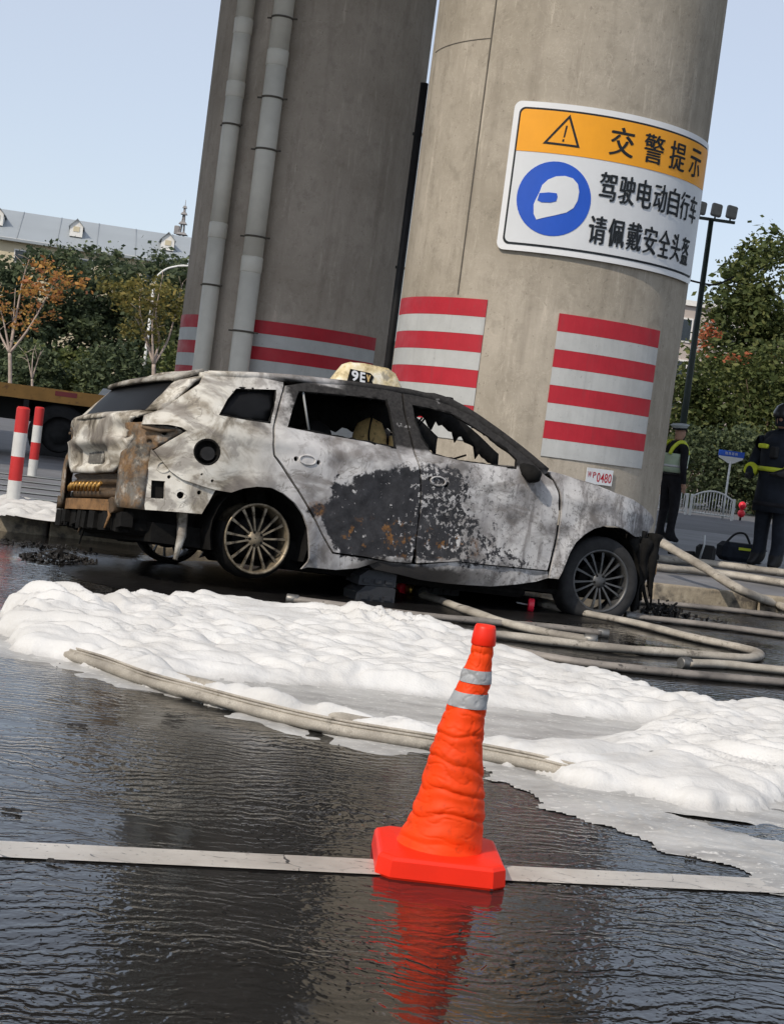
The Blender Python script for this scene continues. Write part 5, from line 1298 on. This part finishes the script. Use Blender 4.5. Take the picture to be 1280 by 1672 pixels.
# floodlight mast
lp = at(1139, 520, 34.0); mt_ = empty('floodlight_mast', (lp.x, lp.y, 0), R(5)); M['green_pole'] = simple('dark_green_pole', (.035, .05, .045), .5, .4, .15)
ztop = at(1163, 358, 34.0).z
MB().tube([(0, 0, 0), (0, 0, ztop)], [.085, .055], 12).build('pole', M['green_pole'], mt_)
MB().box((.05, 0, ztop), (.92, .06, .06)).build('crossbar', M['green_pole'], mt_)
for x in (-.27, .07, .40):
    Mx = Matrix.Rotation(R(-28), 3, 'X') @ Matrix.Rotation(R(10), 3, 'Y')
    MB().box((x, -.05, ztop + .20), (.23, .09, .30), Mx, bev=.02).build('floodlight', M['galv'], mt_)
    MB().tube([(x, 0, ztop + .02), (x, 0, ztop + .12)], .02, 6).build('bracket', M['green_pole'], mt_)
zc = at(1145, 462, 34.0).z
MB().tube(catmull([(-1.0, 0, zc + .35), (-.5, 0, zc + .08), (0, 0, zc), (.3, 0, zc + .02), (.65, 0, zc + .22)], 6), .022, 6).build('cable', M['black'], mt_)
tag(mt_, 'tall dark green mast with three floodlights right of the near pillar', 'street lamp')
# far white street lamp
lp = at(240, 560, 72.0); t = empty('street_lamp', (lp.x, lp.y, 0), 0)
zb = at(240, 470, 72.0).z
MB().tube([(0, 0, 0), (0, 0, zb)], [.09, .06], 10).build('post', M['fence_white'], t)
MB().tube(catmull([(0, 0, zb), (.08, 0, zb + .55), (.45, 0, zb + .95), (.95, 0, zb + 1.15), (1.25, 0, zb + 1.22)], 6), .045, 8).build('arm', M['fence_white'], t)
MB().box((1.2, 0, zb + 1.2), (.5, .16, .07), Matrix.Rotation(R(-8), 3, 'Y'), bev=.02).build('lamp_head', M['fence_white'], t)
tag(t, 'slim white street lamp with curved arm before the left trees', 'street lamp')

# ------------------------------------------------------------------ trees
def leafmat(name, stops, transl=.35):
    q = NT(name, .6, .25); g = q.n('ShaderNodeNewGeometry')
    c = q.ramp(g.outputs['Random Per Island'], stops)
    c = q.mix(q.math('MULTIPLY', q.ss(q.noise(.55, 4, .6), .35, .7), .5), c, tuple(k * .75 for k in stops[0][1]))
    q.b.inputs['Transmission Weight'].default_value = 0
    tr = q.n('ShaderNodeBsdfTranslucent'); q.set(tr.inputs[0], c); mx = q.n('ShaderNodeMixShader'); mx.inputs[0].default_value = transl
    out = [n for n in q.t.nodes if n.type == 'OUTPUT_MATERIAL'][0]
    q.t.links.new(q.b.outputs[0], mx.inputs[1]); q.t.links.new(tr.outputs[0], mx.inputs[2]); q.t.links.new(mx.outputs[0], out.inputs[0])
    return q.out(c)
M['leaf_dark'] = leafmat('dark_green_leaves', [(.0, (.050, .072, .040)), (.6, (.10, .13, .065)), (1, (.16, .19, .09))])
M['leaf_mid'] = leafmat('green_leaves', [(.0, (.050, .072, .024)), (.6, (.115, .145, .045)), (1, (.22, .23, .08))])
M['leaf_olive'] = leafmat('olive_leaves', [(.0, (.11, .11, .03)), (.6, (.24, .21, .06)), (1, (.38, .29, .09))])
M['leaf_orange'] = leafmat('orange_yellow_leaves', [(.0, (.42, .17, .08)), (.5, (.52, .28, .07)), (1, (.58, .40, .10))])
M['leaf_rust'] = leafmat('rust_orange_leaves', [(.0, (.40, .10, .05)), (1, (.55, .20, .10))])
M['bark'] = simple('bark', (.10, .075, .055), .9, .2, .3, 6, .4); M['bark_pale'] = simple('pale_bark', (.42, .34, .29), .85, .2, .2, 6, .3)
def leaves(clumps, size, rr_):
    """clumps: (centre, radius, count) -> quads"""
    vs = []; fs = []
    for c, r_, n in clumps:
        for k in range(n):
            d = Vector((rr_.gauss(0, 1), rr_.gauss(0, 1), rr_.gauss(0, .8))) * (r_ * .55)
            p = c + d; s_ = size * (.45 + 1.15 * rr_.random() ** 1.6)
            u_ = Vector((rr_.gauss(0, 1), rr_.gauss(0, 1), rr_.gauss(0, .6))).normalized(); w_ = u_.cross(Vector((rr_.gauss(0, 1), rr_.gauss(0, 1), rr_.gauss(0, 1)))).normalized()
            b = len(vs); vs += [p - u_ * s_, p + w_ * s_ * .55, p + u_ * s_, p - w_ * s_ * .55]; fs.append((b, b + 1, b + 2, b + 3))
    return vs, fs
def tree(name, base, crowns, label, leaf, size, dens, group, trunk_r=.2, seed=1, limbs=7, bark='bark', extra=None, cat='tree'):
    """crowns: list of (centre offset, (rx,ry,rz), number of clumps)"""
    rr_ = random.Random(seed); t = empty(name, base)
    mb = MB(); zt_ = max(c[2] for c, r_, n in crowns)
    tr = [Vector((0, 0, -.1)), Vector((rr_.uniform(-.1, .1), 0, zt_ * .3)), Vector((rr_.uniform(-.25, .25), 0, zt_ * .6)), Vector((rr_.uniform(-.3, .3), 0, zt_ * .95))]
    mb.tube(catmull(tr, 4), [trunk_r * (1 - .8 * i / 12) for i in range(13)], 8)
    for k in range(limbs):
        c, r_, n = crowns[k % len(crowns)]; a = rr_.uniform(0, 2 * math.pi); e = Vector(c) + Vector((r_[0] * .7 * math.cos(a), r_[1] * .7 * math.sin(a), r_[2] * rr_.uniform(-.2, .6)))
        s_ = tr[1] + (tr[2] - tr[1]) * rr_.random(); mid = (s_ + e) / 2 + Vector((0, 0, -.2))
        mb.tube(catmull([s_, mid, e], 4), [trunk_r * .45 * (1 - .8 * i / 8) for i in range(9)], 6)
    mb.build('trunk', M[bark], t)
    cl = []
    for c, r_, n in crowns:
        for k in range(n):
            v = Vector((rr_.gauss(0, 1), rr_.gauss(0, 1), rr_.gauss(0, 1))).normalized() * (rr_.uniform(.45, 1.0) ** .6)
            p = Vector(c) + Vector((v.x * r_[0], v.y * r_[1], v.z * r_[2])); cl.append((p, rr_.uniform(.20, .70) * min(1.6, r_[2] * .5), int(dens * rr_.uniform(.7, 1.5))))
    vs, fs = leaves(cl, size, rr_); MB().add(vs, fs).build('crown', M[leaf], t)
    if extra:
        lf, spots, sz, dn = extra
        vs, fs = leaves([(Vector(p), r_, dn) for p, r_ in spots], sz, rr_); MB().add(vs, fs).build('coloured_leaves', M[lf], t)
    return tag(t, label, cat, group)
def base_at(px, Y): p = at(px, 700, Y); return Vector((p.x, Y, 0))
def hgt(px, py, Y): return at(px, py, Y).z
grpL, grpR = 'dark trees before the long roof', 'trees behind the fence'
for i, (px, py, Y, rx, lb) in enumerate(((-25, 418, 84, 2.2, 'dark green tree cut by the left picture edge'), (62, 402, 88, 2.6, 'dark green tree behind the orange leaved tree'), (140, 394, 92, 2.6, 'tall dark tree below the left dormer'),
                                          (222, 400, 90, 2.5, 'dark green tree below the right dormer'), (300, 418, 86, 2.3, 'dark green tree next to the brown pillar'), (345, 440, 84, 2.0, 'dark green tree mostly hidden by the brown pillar'))):
    H_ = hgt(px, py, Y)
    tree('evergreen_tree', base_at(px, Y), [((0, 0, H_ * .72), (rx, rx, H_ * .27), 120), ((rx * .35, -.8, H_ * .42), (rx * 1.05, rx, H_ * .26), 110), ((-rx * .4, -1.0, H_ * .2), (rx, rx * .9, H_ * .18), 80)], lb, 'leaf_dark', .15, 42, grpL, .22, 20 + i)
# low shrubs along the far road at left
for i, (px, py, Y, lb) in enumerate(((40, 560, 70, 'low dark shrub behind the flatbed truck at far left'), (110, 565, 72, 'mid green shrub right of the small bare tree'), (175, 560, 70, 'dark shrub left of the white street lamp'), (270, 555, 72, 'dark shrub right of the white street lamp'))):
    H_ = hgt(px, py, Y); tree('shrub', base_at(px, Y), [((0, 0, H_ * .5), (1.5, 1.2, H_ * .5), 110)], lb, 'leaf_dark' if i % 2 == 0 else 'leaf_mid', .12, 34, 'shrubs along the far road', .06, 40 + i, 4, cat='shrub')
# young autumn trees with pale forked stems
def young(px, Y, stems, label, leaf, spots, dn, seed, group='young trees before the dark ones', sz=.085, r0=.085):
    rr_ = random.Random(seed); b = base_at(px, Y); t = empty('young_tree', b)
    mb = MB(); rel = lambda q: at(q[0], q[1], Y) - b
    fork = rel(stems[0]); mb.tube(catmull([Vector((fork.x * .2, 0, 0)), fork * .6, fork], 4), [r0, r0 * .95, r0 * .9, r0 * .9, r0 * .85, r0 * .85, r0 * .8, r0 * .8, r0 * .75], 8)
    tips = []
    for s_ in stems[1:]:
        P = [fork] + [rel(q) + Vector((0, rr_.uniform(-.4, .4), 0)) for q in s_]; C_ = catmull(P, 4)
        mb.tube(C_, [max(.012, r0 * .62 * (1 - .85 * i / (len(C_) - 1))) for i in range(len(C_))], 6); tips += P[1:]
        for q in C_[len(C_) // 2:]:
            if rr_.random() < .6:
                e = q + Vector((rr_.uniform(-.5, .5), rr_.uniform(-.4, .4), rr_.uniform(.1, .5))); mb.tube([q, (q + e) / 2 + Vector((0, 0, .03)), e], [.014, .010, .005], 4)
    mb.build('trunk', M['bark_pale'], t)
    vs, fs = leaves([(rel(q) + Vector((0, rr_.uniform(-.5, .5), 0)), r_, int(dn * r_ / .4)) for q, r_ in spots], sz, rr_)
    MB().add(vs, fs).build('crown', M[leaf], t)
    return tag(t, label, 'tree', group)
z5 = lambda X, Y: (X * .2656, 300 + Y * .2656)
young(15, 58, [z5(60, 1040), [z5(30, 880), z5(0, 760)], [z5(75, 860), z5(90, 640)], [z5(130, 620), z5(190, 470)], [z5(180, 900), z5(270, 720), z5(330, 600)], [z5(-20, 900), z5(-70, 700)]],
      'young tree with orange and yellow leaves at the far left', 'leaf_orange', [(z5(a, b), r_) for a, b, r_ in ((225, 495, .35), (300, 515, .35), (340, 570, .5), (380, 600, .5), (470, 600, .45), (510, 625, .25), (210, 640, .4), (280, 660, .45), (350, 680, .4), (370, 710, .3), (30, 770, .35), (120, 780, .4), (120, 860, .45), (300, 800, .3), (200, 745, .25), (160, 600, .2), (-30, 700, .5), (180, 660, .35), (240, 850, .2))], 58, 61)
young(250, 56, [z5(945, 1110), [z5(900, 960), z5(870, 800), z5(850, 640)], [z5(940, 900), z5(950, 700)], [z5(970, 950), z5(960, 800), z5(1000, 560)], [z5(1020, 960), z5(1070, 780), z5(1115, 600)], [z5(860, 880), z5(790, 760)]],
      'young thin crowned olive tree beside the white street lamp', 'leaf_olive', [(z5(a, b), r_) for a, b, r_ in ((660, 630, .35), (740, 640, .4), (820, 660, .5), (850, 620, .4), (760, 700, .4), (960, 620, .5), (1030, 650, .4), (960, 720, .5), (820, 760, .5), (900, 800, .5), (1000, 800, .5), (1090, 800, .35), (770, 890, .35), (850, 900, .4), (960, 870, .4), (1120, 720, .3), (900, 720, .5), (1040, 730, .4), (950, 950, .3))], 90, 62)
young(50, 64, [z5(197, 1200), [z5(180, 1110), z5(165, 1040)], [z5(205, 1100), z5(200, 1030)], [z5(225, 1110), z5(260, 1030)]], 'small nearly bare young tree right of the orange one', 'leaf_mid', [(z5(a, b), r_) for a, b, r_ in ((165, 1030, .25), (250, 1000, .3), (210, 990, .3))], 22, 63, r0=.06)
# right hand trees
H_ = hgt(1275, 372, 60)
tree('broadleaf_tree', base_at(1272, 60), [((-.3, 0, H_ * .80), (2.7, 2.2, H_ * .20), 130), ((-2.1, -.5, H_ * .60), (1.4, 1.6, H_ * .20), 100), ((-.6, .4, H_ * .55), (1.8, 1.6, H_ * .2), 80), ((1.4, -.5, H_ * .5), (1.8, 1.6, H_ * .2), 60)], 'tall green tree at the right picture edge', 'leaf_mid', .115, 46, grpR, .2, 71, 9)
H2 = hgt(1200, 560, 57)
tree('broadleaf_tree', base_at(1180, 57), [((0, 0, H2 * .62), (1.6, 1.3, H2 * .36), 110), ((1.3, -.4, H2 * .4), (1.2, 1.2, H2 * .36), 90), ((-.9, -.6, H2 * .4), (.9, 1.0, H2 * .34), 70)], 'dense rounded tree with rust tips behind the floodlight mast', 'leaf_mid', .10, 46, grpR, .14, 72, 5,
     extra=('leaf_rust', [((at(px, py, 55.6) - base_at(1180, 57)), r_) for px, py, r_ in ((1150, 548, .30), (1145, 562, .28), (1158, 535, .22), (1190, 583, .22), (1215, 583, .28), (1170, 545, .18), (1262, 586, .2))], .07, 44))
H3 = hgt(1255, 545, 55)
tree('broadleaf_tree', base_at(1250, 55), [((0, 0, H3 * .5), (1.3, 1.2, H3 * .5), 110), ((.9, -.3, H3 * .55), (1.0, 1.0, H3 * .42), 70)], 'dense olive green tree behind the firefighter', 'leaf_mid', .10, 46, grpR, .14, 73, 5)
H4 = hgt(1120, 560, 56)
tree('broadleaf_tree', base_at(1118, 56), [((0, 0, H4 * .55), (.9, .9, H4 * .45), 80)], 'green tree showing between the pillar and the mast', 'leaf_mid', .10, 42, grpR, .12, 74, 4)
for i, (px, py, lb) in enumerate(((1135, 700, 'dark hedge shrub behind the police officer'), (1180, 705, 'dark hedge shrub behind the street sign'), (1225, 700, 'dark hedge shrub beside the firefighter'), (1270, 705, 'dark hedge shrub at the right picture edge'))):
    Hs = hgt(px, py, 52); tree('shrub', base_at(px, 52), [((0, 0, Hs * .5), (.9, .8, Hs * .55), 70)], lb, 'leaf_dark', .075, 40, 'hedge shrubs behind the fence', .05, 80 + i, 3, cat='shrub')

# ------------------------------------------------------------------ buildings
M['roof_grey'] = simple('blue_grey_metal_roof', (.30, .33, .35), .5, .4, .06, .25); M['wall_cream'] = simple('cream_wall', (.62, .54, .38), .8, .2, .08, .5); M['wall_pink'] = simple('pale_pink_wall', (.46, .40, .36), .8, .2, .08, .5)
M['dormer'] = simple('white_dormer', (.78, .76, .72), .6, .3, .05); M['pane'] = simple('dark_pane', (.03, .04, .05), .15, .5, .2)
BY = 130
e0, e1 = at(-60, 392, BY), at(345, 428, BY + 4)
bt = empty('long_building', ((e0.x + e1.x) / 2, (e0.y + e1.y) / 2, 0), math.atan2(e1.y - e0.y, e1.x - e0.x))
L_ = (e1 - e0).length + 14; ze = (e0.z + e1.z) / 2; zrg = at(150, 360, BY + 8).z
MB().box((0, 5, ze / 2), (L_, 10, ze)).build('wall', M['wall_cream'], bt)
rfm = MB(); rfm.prism([(-.6, ze - .1), (-.6, ze + .1), (7.5, zrg), (9, zrg), (10.6, ze + .1), (10.6, ze - .1)], lambda u, v, t_: Vector((t_, u, v)), -L_ / 2 - .5, L_ / 2 + .5); ro = rfm.build('roof', M['roof_grey'], bt)
dy_, dzz = 8.1, zrg - ze
for k in range(int(L_ / 3.2)):
    x = -L_ / 2 + 1.6 + k * 3.2; a, b = Vector((x, -.55, ze + .14)), Vector((x, 7.5, zrg + .03)); MB().tube([a, b], .04, 4).build('roof_seam', M['roof_grey'], ro)
for k in range(int(L_ / 2.6)):
    w_ = MB().box((-L_ / 2 + 1.3 + k * 2.6, -.02, ze - 1.2), (1.2, .06, 1.1)).build('window', M['dormer'], bt); MB().box((-L_ / 2 + 1.3 + k * 2.6, -.06, ze - 1.2), (1.0, .03, .9)).build('pane', M['pane'], w_)
MB().box((0, -.3, ze + .02), (L_ + .6, .5, .25)).build('eave', M['dormer'], bt)
for px, py in ((-6, 362), (124, 374), (277, 387)):
    P_ = at(px, py + 6, BY + 3); xl = (P_ - Vector(bt.location)).dot(Vector((math.cos(bt.rotation_euler.z), math.sin(bt.rotation_euler.z), 0)))
    yl = 2.6; zl = ze + (yl + .6) / 8.1 * (zrg - ze)
    d = MB(); hw = .52; hh = .95
    d.prism([(xl - hw, zl), (xl + hw, zl), (xl + hw, zl + hh), (xl, zl + hh + .5), (xl - hw, zl + hh)], lambda u, v, t_: Vector((u, t_, v)), yl - .5, yl + 2.2)
    do = d.build('dormer', M['dormer'], bt)
    d = MB()
    for s_ in (-1, 1):
        d.add([(xl + s_ * (hw + .15), yl - .65, zl + hh - .12), (xl, yl - .65, zl + hh + .56), (xl, yl + 2.4, zl + hh + .56), (xl + s_ * (hw + .15), yl + 2.4, zl + hh - .12)], [(0, 1, 2, 3)])
    solid(d.build('dormer_roof', M['roof_grey'], do), .06)
    MB().box((xl, yl - .52, zl + .62), (.5, .04, .42)).build('louvre', M['wall_cream'], do)
tag(bt, 'long cream building with blue grey roof and small white dormers', 'building')
sp0 = at(298, 372, 150); st = empty('roof_spire', (sp0.x, sp0.y, sp0.z - 3)); zt2 = at(300, 325, 150).z - (sp0.z - 3)
M['lattice'] = simple('grey_lattice', (.25, .24, .24), .7, .3, .2)
for a in range(4): MB().tube([(.45 * math.cos(a * 1.571 + .7), .45 * math.sin(a * 1.571 + .7), 0), (.05 * math.cos(a * 1.571), .05 * math.sin(a * 1.571), zt2 - .8)], .05, 5).build('leg', M['lattice'], st)
MB().tube([(0, 0, zt2 - 1.6), (0, 0, zt2)], [.07, .02], 6).build('mast', M['lattice'], st)
for z, w_ in ((zt2 - 3.2, .55), (zt2 - 2.2, .38), (zt2 - 1.3, .30), (zt2 - .7, .2)): MB().box((0, 0, z), (w_ * 2, w_ * 2, .22), taper=.6).build('tier', M['lattice'], st)
MB().box((-.5, 0, zt2 - 2.9), (.5, .3, .8), bev=.05).build('cabinet', M['lattice'], st)
tag(st, 'small grey lattice spire rising above the roof beside the brown pillar', 'spire')
rb0 = at(1095, 500, 92); rb = empty('pale_building', (rb0.x + 5.5, 96, 0), R(3)); zt3 = at(1128, 500, 92).z
MB().box((0, 0, zt3 / 2), (13, 8, zt3)).build('wall', M['wall_pink'], rb); MB().box((0, 0, zt3 + .15), (13.4, 8.4, .3)).build('parapet', M['dormer'], rb)
for k in range(4):
    for j in range(5):
        w_ = MB().box((-5 + j * 2.5, -4.02, zt3 - 1.4 - k * 2.4), (1.3, .08, 1.4)).build('window', M['dormer'], rb); MB().box((-5 + j * 2.5, -4.07, zt3 - 1.4 - k * 2.4), (1.1, .04, 1.2)).build('pane', M['pane'], w_)
tag(rb, 'pale building showing between the pillar and the right hand trees', 'building')
